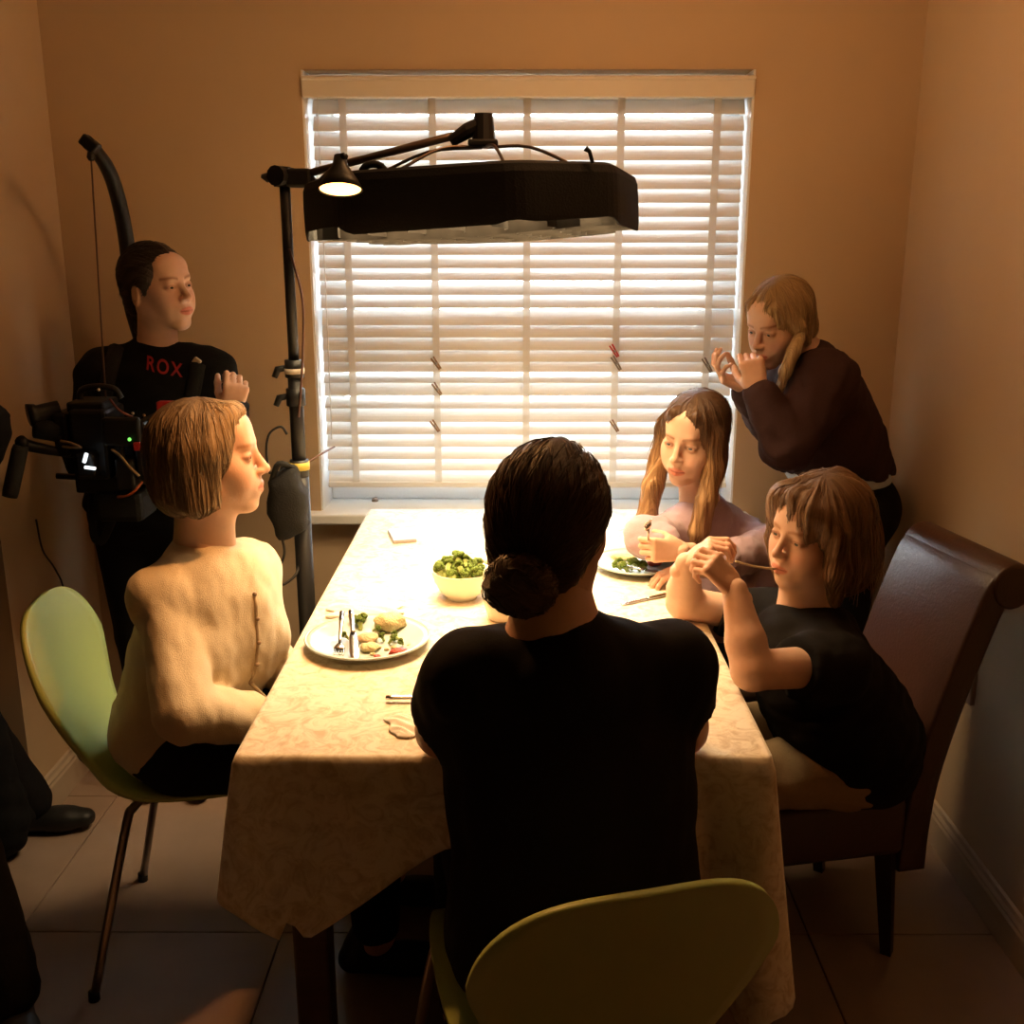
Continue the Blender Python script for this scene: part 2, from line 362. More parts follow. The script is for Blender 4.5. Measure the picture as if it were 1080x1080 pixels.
def make_cloth():
    rc = .012; per = []
    step = .012
    corners = [((TX0, TY0), (1, 0)), ((TX1, TY0), (0, 1)), ((TX1, TY1), (-1, 0)), ((TX0, TY1), (0, -1))]
    for ci, ((cx, cy), d) in enumerate(corners):
        nx_, ny_ = corners[(ci + 1) % 4][0]
        L = math.hypot(nx_ - cx, ny_ - cy); n = int((L - 2 * rc) / step)
        for k in range(n + 1):
            t = rc + (L - 2 * rc) * k / n
            per.append((cx + d[0] * t, cy + d[1] * t, d[1], -d[0], ci, t / L))
        e = corners[(ci + 1) % 4][1]
        for k in range(1, 5):
            a = k / 5 * math.pi / 2
            ox, oy = nx_ - d[0] * rc + e[0] * rc, ny_ - d[1] * rc + e[1] * rc
            n0 = Vector((d[1], -d[0])); n1 = Vector((e[1], -e[0])); nn = n0 * math.cos(a) + n1 * math.sin(a)
            per.append((ox + nn.x * rc, oy + nn.y * rc, nn.x, nn.y, ci + .5, 1.0))
    hemf = [(TX0, .53), (TX0 + .035, .49), (TX0 + .06, .465), (TX0 + .075, .50), (TX0 + .10, .455), (TX0 + .14, .48), (TX0 + .33, .62), (0, .64), (.15, .60), (.24, .50), (.33, .36), (.36, .30), (TX1, .33)]
    bm = bmesh.new(); rows = []
    NR = 20
    for j in range(NR + 2):
        row = []
        for i, (x, y, nx, ny, side, t) in enumerate(per):
            if side in (0,): hem = lerp_tab(hemf, x)
            elif side == .5: hem = .34
            elif side == 1: hem = .34 + .28 * min(1, t * 9) + .015 * math.sin(t * 20)
            elif side == 3.5: hem = .53
            elif side == 3: hem = .62 + .015 * math.sin(t * 17) - .10 * max(0, (t - .78) / .22)
            else: hem = .55
            if j == 0: z, o = TZ, -rc * .6
            elif j == 1: z, o = TZ - .002, 0
            else:
                u = (j - 1) / NR; z = TZ - .004 - (TZ - hem) * u
                s = i * step
                k = math.sin(s * 17 + 1.3 * math.sin(s * 5)) * .5 + .35 * math.sin(s * 31 + 2) * u
                o = .004 + .016 * u * (1 + k) + .010 * u * u * k
                if side == 0:   # pleats pulled towards the two corners
                    dl, dr = x - TX0, TX1 - x
                    o += .03 * u * math.exp(-(dl / .05) ** 2) - .016 * math.sin(min(u, 1) * math.pi) * math.exp(-((dl - .09 - .08 * u) / .04) ** 2)
                    o += .045 * u * math.exp(-(dr / .045) ** 2) - .045 * u * math.exp(-((dr - .11 + .05 * u) / .035) ** 2) + .02 * u * math.exp(-((dr - .17) / .04) ** 2)
                elif side in (.5, 3.5): o += .035 * u
                elif side == 2: o = .003 + .006 * u
                elif side == 1: o = .004 + .012 * u * (1 + k) * .6
            row.append(bm.verts.new((x + nx * o, y + ny * o, z)))
        rows.append(row)
    n = len(per)
    for a, b in zip(rows, rows[1:]):
        for k in range(n): bm.faces.new((a[k], b[k], b[(k + 1) % n], a[(k + 1) % n]))
    bm.faces.new(rows[0])
    bmesh.ops.recalc_face_normals(bm, faces=bm.faces[:])
    o = bm_obj('tablecloth', bm, m_cloth, None, True)
    md = o.modifiers.new('thick', 'SOLIDIFY'); md.thickness = .0015; md.offset = 1
    return tag(o, 'cream mottled tablecloth hanging over the dining table', 'tablecloth')
make_cloth()

# ------------------------------------------------------------------ shell chairs
m_shell = mat('shell_green', (.46, .55, .18), .38, var=.05, scale=5)
m_chrome = mat('chair_steel', (.35, .30, .25), .28, .9, var=.05)
def shell_chair(name, label, loc, rz, top=.81):
    r = empty(name, loc, label, 'chair'); 
    prof = [(.205, .430, .13), (.195, .445, .155), (.14, .452, .172), (.05, .445, .180), (-.05, .438, .180), (-.13, .440, .172), (-.19, .458, .150), (-.225, .495, .130), (-.245, .545, .145), (-.262, .61, .178), (-.276, .66, .198)]
    c = spline([(p[0], p[1], p[2]) for p in prof], 3)
    for k in range(1, 15):
        a = R(k * 6.2); c.append(Vector((-.276 - .042 * math.sin(a), .66 + (top - .66) * math.sin(a), .198 * math.cos(a) ** .62 + .004)))
    bm = bmesh.new(); rows = []; NU = 14
    for i, q in enumerate(c):
        row = []
        back = max(0, min(1, (q.y - .47) / .15))
        for k in range(NU + 1):
            u = k / NU * 2 - 1
            dish = max(0, 1 - (q.z * u / .21) ** 2)
            y = q.x - .022 * back * dish + .0 ; z = q.y - .010 * (1 - back) * dish
            row.append(bm.verts.new((q.z * u, y, z)))
        rows.append(row)
    for a, b in zip(rows, rows[1:]):
        for k in range(NU): bm.faces.new((a[k], a[k + 1], b[k + 1], b[k]))
    bmesh.ops.recalc_face_normals(bm, faces=bm.faces[:])
    s = bm_obj('shell', bm, m_shell, r, True); s.matrix_parent_inverse = Matrix()
    md = s.modifiers.new('thick', 'SOLIDIFY'); md.thickness = .011; md.offset = 0
    for sx in (-1, 1):
        for yy, fy in ((-.10, -.245), (.10, .22)):
            l = tube('leg', [(sx * .05, yy * .6, .425), (sx * .11, yy * 1.1, .424), (sx * .150, yy * 1.45, .405), (sx * .168, yy * 1.62, .36), (sx * .21, fy, .008)], .0095, m_chrome, r, 10, 5)
            l.matrix_parent_inverse = Matrix()
            bm = bmesh.new(); add_tube(bm, [(sx * .21, fy, .02), (sx * .2105, fy * 1.002, 0)], .012, 10); f = bm_obj('foot_cap', bm, mat('black_rubber', (.02, .02, .02), .7), l, True); f.matrix_parent_inverse = Matrix()
    bm = bmesh.new(); add_lathe(bm, [(0, .432), (.07, .431), (.075, .422), (0, .420)], 20); p = bm_obj('mount_plate', bm, m_chrome, r); p.matrix_parent_inverse = Matrix()
    r.rotation_euler = (0, 0, rz); return r
shell_chair('shell_chair', 'yellow-green shell chair under the older woman in the cream cardigan', (-.655, 2.075, 0), R(-90 + 6))
shell_chair('shell_chair', 'olive-green shell chair nearest the camera behind the person with a bun', (.062, 1.37, 0), R(15))

# ------------------------------------------------------------------ scroll-back leather chair
m_leather = mat('dark_brown_leather', (.055, .022, .013), .36, var=.15, scale=40, bump=.10, bscale=160, spec=.6)
def leather_chair():
    c = empty('leather_chair', (.595, 2.115, 0), 'dark brown leather high-back chair with a scrolled top behind the boy', 'chair')
    # local: +y forward
    wv = .170
    pr = [(-.205, .205), (-.205, .30), (-.215, .42), (-.245, .56), (-.285, .70), (-.325, .82), (-.345, .86), (-.372, .885), (-.402, .885), (-.422, .866), (-.424, .838), (-.408, .818)]
    c3 = spline([(a, b, 0) for a, b in pr], 3)
    front = [Vector((p.x, p.y)) for p in c3]
    th = [.055 - .012 * min(1, max(0, (p.y - .3) / .5)) for p in c3]
    bm = bmesh.new()
    # thick swept back with a rolled top
    left, right = [], []
    N = len(front); fr, bk = [], []
    for i, p in enumerate(front):
        d = (front[min(i + 1, N - 1)] - front[max(i - 1, 0)]).normalized(); n = Vector((-d.y, d.x))
        t = .062 if i < N * .5 else .062 - .02 * (i / N - .5) * 2
        fr.append(p); bk.append(p + n * t)
    roll = [Vector((-.395 + .050 * math.cos(a), .845 + .050 * math.sin(a))) for a in [2 * math.pi * k / 20 for k in range(20)]]
    slab_n = int(N * .62)
    outline = fr[:slab_n] + bk[:slab_n][::-1]
    def prism(bm, outl, w, bev):
        b2 = bmesh.new(); A = [b2.verts.new((-w, p.x, p.y)) for p in outl]; B = [b2.verts.new((w, p.x, p.y)) for p in outl]
        n = len(outl); side = []
        for i in range(n): b2.faces.new((A[i], A[(i + 1) % n], B[(i + 1) % n], B[i]))
        fa = b2.faces.new(A[::-1]); fb = b2.faces.new(B)
        bmesh.ops.recalc_face_normals(b2, faces=b2.faces[:])
        if bev: bmesh.ops.bevel(b2, geom=list(fa.edges) + list(fb.edges), offset=bev, segments=3, affect='EDGES', profile=.5)
        t = bpy.data.meshes.new('t'); b2.to_mesh(t); b2.free(); bm.from_mesh(t); bpy.data.meshes.remove(t)
    prism(bm, outline, wv, .008)
    o = bm_obj('backrest', bm, m_leather, c, True); o.matrix_parent_inverse = Matrix()
    bm = bmesh.new(); prism(bm, roll, wv + .004, .010); o2 = bm_obj('scroll_roll', bm, m_leather, c, True); o2.matrix_parent_inverse = Matrix()
    bm = bmesh.new(); add_box(bm, (-.190, -.20, .26), (.190, .23, .40), .02); o = bm_obj('seat_rail', bm, m_leather, c, True); o.matrix_parent_inverse = Matrix()
    bm = bmesh.new(); add_box(bm, (-.188, -.205, .385), (.188, .235, .455), .03, seg=4); o = bm_obj('seat', bm, m_leather, c, True); o.matrix_parent_inverse = Matrix()
    m_leg = mat('chair_leg_wood', (.03, .017, .012), .4)
    for sx in (-1, 1):
        for y, y2 in ((-.17, -.20), (.19, .20)):
            bm = bmesh.new(); add_tube(bm, [(sx * .160, y, .27), (sx * .160, y2, 0)], [.026, .016], 4); o = bm_obj('leg', bm, m_leg, c); o.matrix_parent_inverse = Matrix()
    c.rotation_euler = (0, 0, math.atan2(.98, -.19) if False else R(90 + 11))
    return c
lc = leather_chair()
# plain stool under the girl
st = empty('stool', (.60, 2.58, 0), 'low wooden stool under the girl in the lilac sweatshirt', 'stool')
bm = bmesh.new(); add_lathe(bm, [(0, .40), (.15, .40), (.165, .41), (.165, .43), (.155, .44), (0, .442)], 28); bm_obj('seat', bm, m_wood, st, True).matrix_parent_inverse = Matrix()
for a in range(4):
    q = R(45 + 90 * a); tube('leg', [(.10 * math.cos(q), .10 * math.sin(q), .405), (.15 * math.cos(q), .15 * math.sin(q), 0)], [.016, .012], m_wood, st, 8).matrix_parent_inverse = Matrix()

# ------------------------------------------------------------------ light stand, boom, softbox
m_black = mat('black_metal', (.011, .010, .010), .45, var=.2)
m_blackm = mat('black_fabric', (.007, .007, .007), .85, var=.2, scale=60, bump=.2)
m_boom = mat('grey_boom_metal', (.16, .11, .08), .3, .7)
YS = 2.42
b0 = P(300, 190, YS); sx, sy = b0.x, YS
stand = empty('light_stand', (sx, sy, 0), 'black light stand with a boom arm beside the window', 'light stand')
zt1, zt2, zt3 = P(303, 385, YS).z, P(308, 490, YS).z, P(300, 184, YS).z
tube('pole', [(sx, sy, .06), (sx, sy, zt2)], .021, m_black, stand, 14)
tube('upper_pole', [(sx, sy, zt2 - .02), (sx, sy, zt1)], .0165, m_black, stand, 14)
tube('top_pole', [(sx, sy, zt1 - .02), (sx, sy, zt3)], .012, m_black, stand, 14)
for zz in (zt1, P(306, 415, YS).z, zt2):
    bm = bmesh.new(); add_tube(bm, [(sx, sy, zz - .028), (sx, sy, zz + .012)], .022, 14); col_ = bm_obj('clamp_collar', bm, m_black, stand, True)
    tube('knob', [(sx - .018, sy, zz - .006), (sx - .038, sy - .004, zz - .010), (sx - .046, sy - .006, zz - .028)], [.007, .009, .007], m_black, col_, 8)
tz = P(308, 491, YS).z
bm = bmesh.new(); add_tube(bm, [(sx, sy, tz - .009), (sx, sy, tz + .009)], .0245, 16); bm_obj('yellow_tape_band', bm, mat('yellow_tape', (.62, .48, .08), .6), stand, True)
tz = P(304, 391, YS).z
bm = bmesh.new(); add_tube(bm, [(sx, sy, tz - .006), (sx, sy, tz + .006)], .0235, 16); bm_obj('white_tape_band', bm, mat('white_tape', (.6, .52, .42), .6), stand, True)
for a in (65, 185, 305):
    q = R(a); e = (sx + .20 * math.cos(q), sy + .20 * math.sin(q), .01)
    tube('tripod_leg', [(sx + .02 * math.cos(q), sy + .02 * math.sin(q), .33), e], .010, m_black, stand, 8)
    tube('brace', [(sx + .02 * math.cos(q), sy + .02 * math.sin(q), .10), (sx + .11 * math.cos(q), sy + .11 * math.sin(q), .17)], .005, m_black, stand, 6)
# boom head, boom arm and yoke
b1 = P(503, 137, 2.30)
bm = bmesh.new(); bh = P(303, 187, YS)
add_tube(bm, [bh + Vector((-.012, 0, -.02)), bh + Vector((-.012, 0, .022))], .019, 12)
add_tube(bm, [bh + Vector((-.02, -.03, .002)), bh + Vector((.0, .03, .002))], .022, 12)
add_box(bm, bh + Vector((0, -.02, -.022)), bh + Vector((.055, .02, .018)), .006)
hd = bm_obj('boom_head', bm, m_black, stand, False)
tube('knob', [bh + Vector((-.02, 0, 0)), bh + Vector((-.042, -.01, -.001)), bh + Vector((-.055, -.012, .002))], [.005, .011, .004], m_black, hd, 8)
tube('knob', [bh + Vector((.05, 0, -.005)), bh + Vector((.065, -.01, -.018)), bh + Vector((.068, -.01, -.036))], [.012, .013, .01], m_black, hd, 8)
tube('boom_arm', [bh + Vector((.03, 0, .004)), b1], .0085, m_boom, stand, 10)
bm = bmesh.new()
add_tube(bm, [b1 + Vector((-.055, .005, -.022)), b1 + Vector((-.02, 0, -.002)), b1 + Vector((.012, 0, .012))], [.012, .016, .016], 10)
add_tube(bm, [b1 + Vector((.014, 0, -.022)), b1 + Vector((.014, 0, .032))], [.025, .019], 12)
add_box(bm, b1 + Vector((-.018, -.03, -.034)), b1 + Vector((.044, .03, -.02)), .004)
bm_obj('tilt_joint', bm, m_black, stand)

SB = empty('softbox', (P(503, 205, 2.30).x, 2.30, 1.56), 'flat black fabric softbox hanging over the table', 'softbox')
scx, scy = SB.location.x, SB.location.y
m_sail = mat('softbox_grid_cloth', (.020, .014, .008), .8, var=.3)
Msb = Matrix.Translation((scx, scy, 1.553)) @ Matrix.Rotation(R(-2.2), 4, 'Y') @ Matrix.Rotation(R(-1.9), 4, 'X') @ Matrix.Rotation(R(-14), 4, 'Z')
def oct_pts(r, k=.72):   # square with cut corners
    a = r; c = r * k * .72
    return [(a, -c), (a, c), (c, a), (-c, a), (-a, c), (-a, -c), (-c, -a), (c, -a)]
def oct_round(r, n=5):
    pts = oct_pts(r); out = []
    N = len(pts)
    for i in range(N):
        p, a, b = Vector(pts[i]), Vector(pts[i - 1]), Vector(pts[(i + 1) % N])
        pa = p + (a - p).normalized() * r * .12; pb = p + (b - p).normalized() * r * .12
        for k in range(n):
            t = k / (n - 1); out.append((pa * (1 - t) + p * t) * (1 - t) + (p * (1 - t) + pb * t) * t)
    return out
RB, HB = .325, .102
o8 = oct_round(RB)
bm = bmesh.new(); n = len(o8)
levels = [(1.0, 0), (1.005, .004), (1.004, .05), (1.0, HB - .02), (.985, HB - .006), (.95, HB)]
rows = [[bm.verts.new(Msb @ Vector((p.x * s, p.y * s, z + (.006 * math.sin(i * .9) if z == 0 else 0) - (.010 * abs(math.sin(i / n * math.pi * 4)) if z == 0 else 0)))) for i, p in enumerate(o8)] for s, z in levels]
for a, b in zip(rows, rows[1:]):
    for k in range(n): bm.faces.new((a[k], a[(k + 1) % n], b[(k + 1) % n], b[k]))
bm.faces.new(rows[-1])
o = bm_obj('skirt', bm, m_blackm, SB, False); md = o.modifiers.new('thick', 'SOLIDIFY'); md.thickness = .004; md.offset = -1
# light mat inside, facing down
bm = bmesh.new(); vs = [bm.verts.new(Msb @ Vector((p[0], p[1], .068))) for p in oct_pts(RB * .92)]; bm.faces.new(vs[::-1])
m_lite = bpy.data.materials.new('light_mat'); m_lite.use_nodes = True
b_ = m_lite.node_tree.nodes['Principled BSDF']; b_.inputs['Emission Color'].default_value = (1.0, .71, .38, 1); b_.inputs['Emission Strength'].default_value = SOFTBOX_POWER; b_.inputs['Base Color'].default_value = (.8, .7, .5, 1)
o = bm_obj('light_mat', bm, m_lite, SB); o['label'] = 'warm glowing light panel'
# cloth grid: each strip a part
NG = 7; wv = RB * 1.84 / NG
for d in (0, 1):
    for k in range(1, NG):
        t = -RB * .92 + k * wv
        lim = RB * .97 if abs(t) < RB * .5 else RB * .97 - (abs(t) - RB * .5)
        bm = bmesh.new(); top, bot = [], []
        for j in range(25):
            s = -lim + 2 * lim * j / 24; wob = .010 * math.sin(j / 24 * NG * math.pi * 1.9 + k) 
            a = (s, t + wob) if d == 0 else (t + wob, s)
            dz = -.022 - .014 * math.cos(s / RB * 1.5)
            top.append(bm.verts.new(Msb @ Vector((a[0], a[1], .044)))); bot.append(bm.verts.new(Msb @ Vector((a[0], a[1], dz + .012))))
        for j in range(24): bm.faces.new((top[j], top[j + 1], bot[j + 1], bot[j]))
        bm_obj('grid_strip', bm, m_sail, SB, True)
hb = b1 + Vector((.014, 0, -.034))
for px, py, yy in ((420, 178, 2.2), (395, 186, 2.4), (534, 176, 2.1), (612, 178, 2.15)):
    e = P(px, py, yy); e.z = min(e.z, 1.665)
    tube('rib', [hb + (e - hb) * .02, hb + (e - hb) * .5 + Vector((0, 0, .02)), e], .0035, m_boom, SB, 6, 4)
ring = P(394, 183, 2.06)
bm = bmesh.new(); pts = [ring + Vector((.022 * math.cos(a), 0, .017 * math.sin(a))) for a in [2 * math.pi * k / 16 for k in range(17)]]
add_tube(bm, pts, .007, 8); bm_obj('carry_ring', bm, m_blackm, SB, True)
e = P(625, 172, 2.03); tube('strap_tab', [e, e + Vector((-.006, 0, .02)), e + Vector((-.014, 0, .026))], [.004, .004, .006], m_blackm, SB, 6)
# small clip lamp glowing by the boom head
lp = P(359, 200, 1.90)
CL_ = empty('clip_lamp', lp, 'small glowing clip lamp at the left end of the softbox', 'lamp')
ax = (Vector((.02, -.30, -1))).normalized(); u, w = frame_of(ax); Mx = Matrix((u, w, ax)).transposed().to_4x4(); Mx.translation = lp - ax * .03
bm = bmesh.new(); add_lathe(bm, [(.010, -.03), (.014, -.012), (.030, .012), (.039, .030)], 24, Mx); o = bm_obj('reflector', bm, m_black, CL_, True); o.modifiers.new('t', 'SOLIDIFY').thickness = .002
bm = bmesh.new(); add_lathe(bm, [(0, .024), (.020, .026), (.036, .0285), (.020, .033), (0, .034)], 24, Mx)
bm_obj('bulb', bm, mat('lamp_bulb', (1, .7, .4), .5, emit=(1, .42, .10), es=9), CL_, True)
tube('clamp', [Mx @ Vector((0, 0, -.028)), Mx @ Vector((-.03, 0, -.035)), bh + Vector((.062, -.012, -.02))], .006, m_black, CL_, 8, 4)
sl_ = bpy.data.lights.new('clip_lamp_light', 'SPOT'); sl_.energy = 24; sl_.color = (1, .42, .12); sl_.spot_size = R(130); sl_.spot_blend = .6; sl_.shadow_soft_size = .03
slo = bpy.data.objects.new('clip_lamp_light', sl_); COL.objects.link(slo); slo.parent = CL_; slo.matrix_parent_inverse = CL_.matrix_basis.inverted(); slo.matrix_basis = Matrix.Translation(lp + ax * .012) @ ax.to_track_quat('-Z', 'Y').to_matrix().to_4x4()
# pouch and cables on the stand
bagp = P(304, 530, YS - .03)
pouch = empty('cable_pouch', bagp, 'black pouch of cables strapped to the light stand', 'pouch')
bm = bmesh.new(); bmesh.ops.create_uvsphere(bm, u_segments=20, v_segments=14, radius=1)
for v in bm.verts:
    x, y, z = v.co; k = 1 - .25 * max(0, z) - .15 * max(0, -z)
    v.co = bagp + Vector((math.copysign(abs(x) ** .7, x) * .048 * k + .004 * math.sin(z * 9), math.copysign(abs(y) ** .7, y) * .045, math.copysign(abs(z) ** .75, z) * .088 + .006 * math.sin(x * 5)))
bm_obj('bag', bm, m_blackm, pouch, True)
tube('strap', [bagp + Vector((-.03, -.02, .06)), bagp + Vector((-.01, -.03, .10)), bagp + Vector((.02, -.01, .085))], .007, m_blackm, pouch, 6, 4)
m_cable = mat('black_cable', (.02, .018, .016), .5)
m_cablebr = mat('brown_cable', (.10, .045, .03), .5)
c1 = [P(305, 262, YS - .02), P(318, 310, YS - .02), P(320, 350, YS - .02), P(318, 400, YS - .02), P(315, 440, YS - .02)]
tag(tube('cable', c1, .0028, m_cablebr, None, 6, 6), 'thin brown cable bowing out beside the upper light stand pole', 'cable')
c1 = [P(303, 458, YS - .02), P(296, 450, YS - .02), P(284, 458, YS - .02), P(281, 478, YS - .02), P(285, 500, YS - .03)]
tag(tube('cable', c1, .0032, m_cable, None, 6, 6), 'black cable loop above the pouch on the light stand', 'cable')
c1 = [P(294, 555, YS - .05), P(300, 580, YS - .05), P(296, 596, YS - .05), P(288, 610, YS - .05), P(297, 617, YS - .05), P(312, 606, YS - .03), P(316, 590, YS)]
tag(tube('cable', c1, .0035, m_cable, None, 6, 6), 'black cable loop hanging below the pouch on the light stand', 'cable')
c1 = [P(291, 612, YS - .05), P(287, 640, YS - .05), P(284, 680, YS - .05), P(282, 760, YS - .05), Vector((sx - .08, sy - .05, .006))]
tag(tube('cable', c1, .0022, m_cable, None, 6, 6), 'thin black cable dropping straight to the floor behind the table edge', 'cable')
w0, w1 = P(318, 492, YS), P(353, 471, YS + .12)
tag(tube('wire_antenna', [w0, w0 * .5 + w1 * .5 + Vector((0, 0, .002)), w1], [.003, .0026, .0022], m_cablebr, None, 6), 'thin stiff wire sticking out from the yellow tape on the stand', 'wire')

# ------------------------------------------------------------------ things on the table
TT = TZ + .0012
m_china = mat('blue_grey_china', (.46, .54, .52), .18, var=.03, scale=8)
m_bowl = mat('cream_china', (.82, .78, .62), .2, var=.02)
m_steel = mat('cutlery_steel', (.55, .53, .50), .18, 1., var=.04)
def plate(loc, r, label, m=m_china):
    o = empty('plate', loc, label, 'plate')
    bm = bmesh.new(); add_lathe(bm, [(0, .003), (r * .55, .003), (r * .6, 0), (r * .63, 0), (r * .66, .004), (r * .9, .014), (r, .019), (r * 1.0, .0215), (r * .9, .0175), (r * .68, .0085), (r * .6, .0065), (0, .006)], 48)
    ob = bm_obj('dish', bm, m, o, True); ob.matrix_parent_inverse = Matrix()
    bm = bmesh.new(); pts = [(r * math.cos(a), r * math.sin(a), .0205) for a in [2 * math.pi * k / 48 for k in range(49)]]
    add_tube(bm, pts, .0022, 6, caps=False); ob = bm_obj('rim', bm, m, o, True); ob.matrix_parent_inverse = Matrix()
    return o
p1 = PZ(388, 681, TT); plate(p1, .120, 'blue-grey dinner plate with leftovers in front of the older woman')
p2 = PZ(672, 600, TT); plate(p2, .105, 'dinner plate with green vegetables in front of the girl')
p3 = PZ(512, 600, TT); plate(p3, .075, 'small pale side dish just behind the broccoli bowl', m_bowl)
bo = PZ(487, 630, TT)
bowl = empty('bowl', bo, 'round cream bowl full of broccoli on the table', 'bowl')
bm = bmesh.new(); rb = .066
prof = [(0, .004), (.028, .004), (.031, 0), (.034, 0), (.035, .005), (.048, .018), (.060, .040), (rb, .062), (rb + .001, .0645), (rb - .003, .064), (.056, .040), (.044, .020), (.03, .010), (0, .009)]
add_lathe(bm, prof, 44); bm_obj('vessel', bm, m_bowl, bowl, True).matrix_parent_inverse = Matrix()
gl = PZ(533, 652, TT)
bm = bmesh.new(); add_lathe(bm, [(0, .003), (.028, .003), (.033, 0), (.036, .004), (.044, .03), (.050, .055), (.048, .056), (.042, .03), (.03, .008), (0, .007)], 32, Matrix.Translation(gl))
tag(bm_obj('dip_bowl', bm, mat('pale_china', (.75, .66, .5), .2), None, True), 'little pale dip bowl half hidden behind the bun', 'bowl')

# broccoli and other food
m_broc = mat('broccoli_head', (.20, .30, .035), .7, var=.4, scale=90, bump=.9, bscale=260)
m_stem = mat('broccoli_stem', (.36, .42, .12), .55, var=.15)
def rnd_lumps(bm, c, r, n, rr, seed, sub=1):
    rn = random.Random(seed)
    for i in range(n):
        d = Vector((rn.uniform(-1, 1), rn.uniform(-1, 1), rn.uniform(-.2, 1))).normalized()
        bmesh.ops.create_icosphere(bm, subdivisions=sub, radius=rr * rn.uniform(.7, 1.2), matrix=Matrix.Translation(c + d * r))
def floret_mesh(seed, mats_=(None, None)):
    bm = bmesh.new(); rnd_lumps(bm, Vector((0, 0, .012)), .0085, 16, .0055, seed); me = bpy.data.meshes.new('crown'); bm.to_mesh(me); bm.free(); me.materials.append(m_broc)
    me.polygons.foreach_set('use_smooth', [True] * len(me.polygons))
    bm = bmesh.new(); add_tube(bm, [(0, 0, -.012), (.001, 0, 0), (0, 0, .008)], [.005, .0055, .008], 7); me2 = bpy.data.meshes.new('stem'); bm.to_mesh(me2); bm.free(); me2.materials.append(m_stem)
    return me, me2
FL = [floret_mesh(s) for s in range(4)]
def floret(p, rot, sc, label, group):
    r = empty('broccoli_floret', p, label, 'broccoli', group); r.rotation_euler = rot; r.scale = (sc,) * 3
    k = random.randrange(4)
    for nm, me in (('crown', FL[k][0]), ('stem', FL[k][1])):
        o = bpy.data.objects.new(nm, me); COL.objects.link(o); o.parent = r
rn = random.Random(3)
for ring_, cnt, zz, rr in ((0, 9, .058, .044), (1, 6, .071, .029), (2, 4, .083, .013)):
    for i in range(cnt):
        a = 2 * math.pi * i / cnt + ring_ * .5 + rn.uniform(-.2, .2)
        floret(bo + Vector((rr * math.cos(a), rr * math.sin(a), zz + rn.uniform(-.003, .005))), (rn.uniform(-.9, .9), rn.uniform(-.9, .9), rn.uniform(0, 6)), rn.uniform(.85, 1.15), 'green broccoli floret heaped in the cream bowl', 'broccoli florets in the bowl')
for i in range(8): floret(bo + Vector((.022 * math.cos(i), .022 * math.sin(i * 1.7), .046)), (rn.uniform(-1, 1), rn.uniform(-1, 1), i), 1.1, 'green broccoli floret heaped in the cream bowl', 'broccoli florets in the bowl')
def lump(name, c, rad, m, label, cat, seed=0, amp=.25, group=None, rz=0):
    bm = bmesh.new(); bmesh.ops.create_icosphere(bm, subdivisions=3, radius=1); rn = random.Random(seed); ph = [rn.uniform(0, 6) for _ in range(6)]
    rot = Matrix.Rotation(rz, 3, 'Z')
    for v in bm.verts:
        k = 1 + amp * .5 * (math.sin(v.co.x * 4 + ph[0]) * math.sin(v.co.y * 5 + ph[1]) + .6 * math.sin(v.co.z * 7 + v.co.x * 6 + ph[2]))
        q = v.co * k; q = rot @ Vector((q.x * rad[0], q.y * rad[1], max(q.z, -.8) * rad[2])); v.co = c + q + Vector((0, 0, rad[2] * .8))
    return tag(bm_obj(name, bm, m, None, True), label, cat, group)
PD = .0075
m_bread = mat('pale_potato', (.72, .58, .30), .7, var=.2, scale=60, bump=.5)
m_meat = mat('pale_chicken', (.62, .42, .22), .6, var=.2, scale=50, bump=.5)
m_red = mat('tomato_sauce', (.55, .05, .015), .35, var=.3, scale=80, bump=.4)
m_green = mat('green_beans', (.16, .26, .03), .5, var=.3, scale=60)
m_dgreen = mat('dark_green_veg', (.06, .14, .02), .45, var=.3, scale=60)
f = lambda px, py: PZ(px, py, TZ + PD)
lump('bread_piece', f(411, 663), (.032, .030, .018), m_bread, 'torn pale bread piece on the older woman\'s plate', 'bread', 1)
lump('chicken_piece', f(388, 676), (.020, .022, .008), m_meat, 'pale chicken piece in the middle of the older woman\'s plate', 'chicken', 2)
lump('potato_piece', f(390, 686), (.018, .018, .008), m_bread, 'small potato piece near the knife on the older woman\'s plate', 'potato', 3)
lump('tomato_piece', f(421, 690), (.020, .010, .007), m_red, 'red tomato smear at the right of the older woman\'s plate', 'tomato', 4, rz=.3)
lump('tomato_piece', f(398, 694), (.007, .006, .004), m_red, 'tiny red tomato crumb beside the knife tip', 'tomato', 5)
for i, (px, py) in enumerate(((380, 664), (374, 660), (384, 658), (404, 677), (412, 680), (420, 678), (414, 674), (366, 676), (396, 668), (424, 682))):
    floret(f(px, py) + Vector((0, 0, .008)), (rn.uniform(-1.3, 1.3), rn.uniform(-1.3, 1.3), i), .55 + .25 * (i < 3), 'chopped green broccoli bit scattered on the older woman\'s plate', 'broccoli bits on the older woman\'s plate')
for i, (px, py) in enumerate(((432, 682), (408, 686), (400, 684), (415, 684), (393, 691))):
    lump('potato_crumb', f(px, py), (.005, .004, .003), m_bread, 'pale potato crumb on the older woman\'s plate', 'crumb', 20 + i, group='crumbs on the plate')
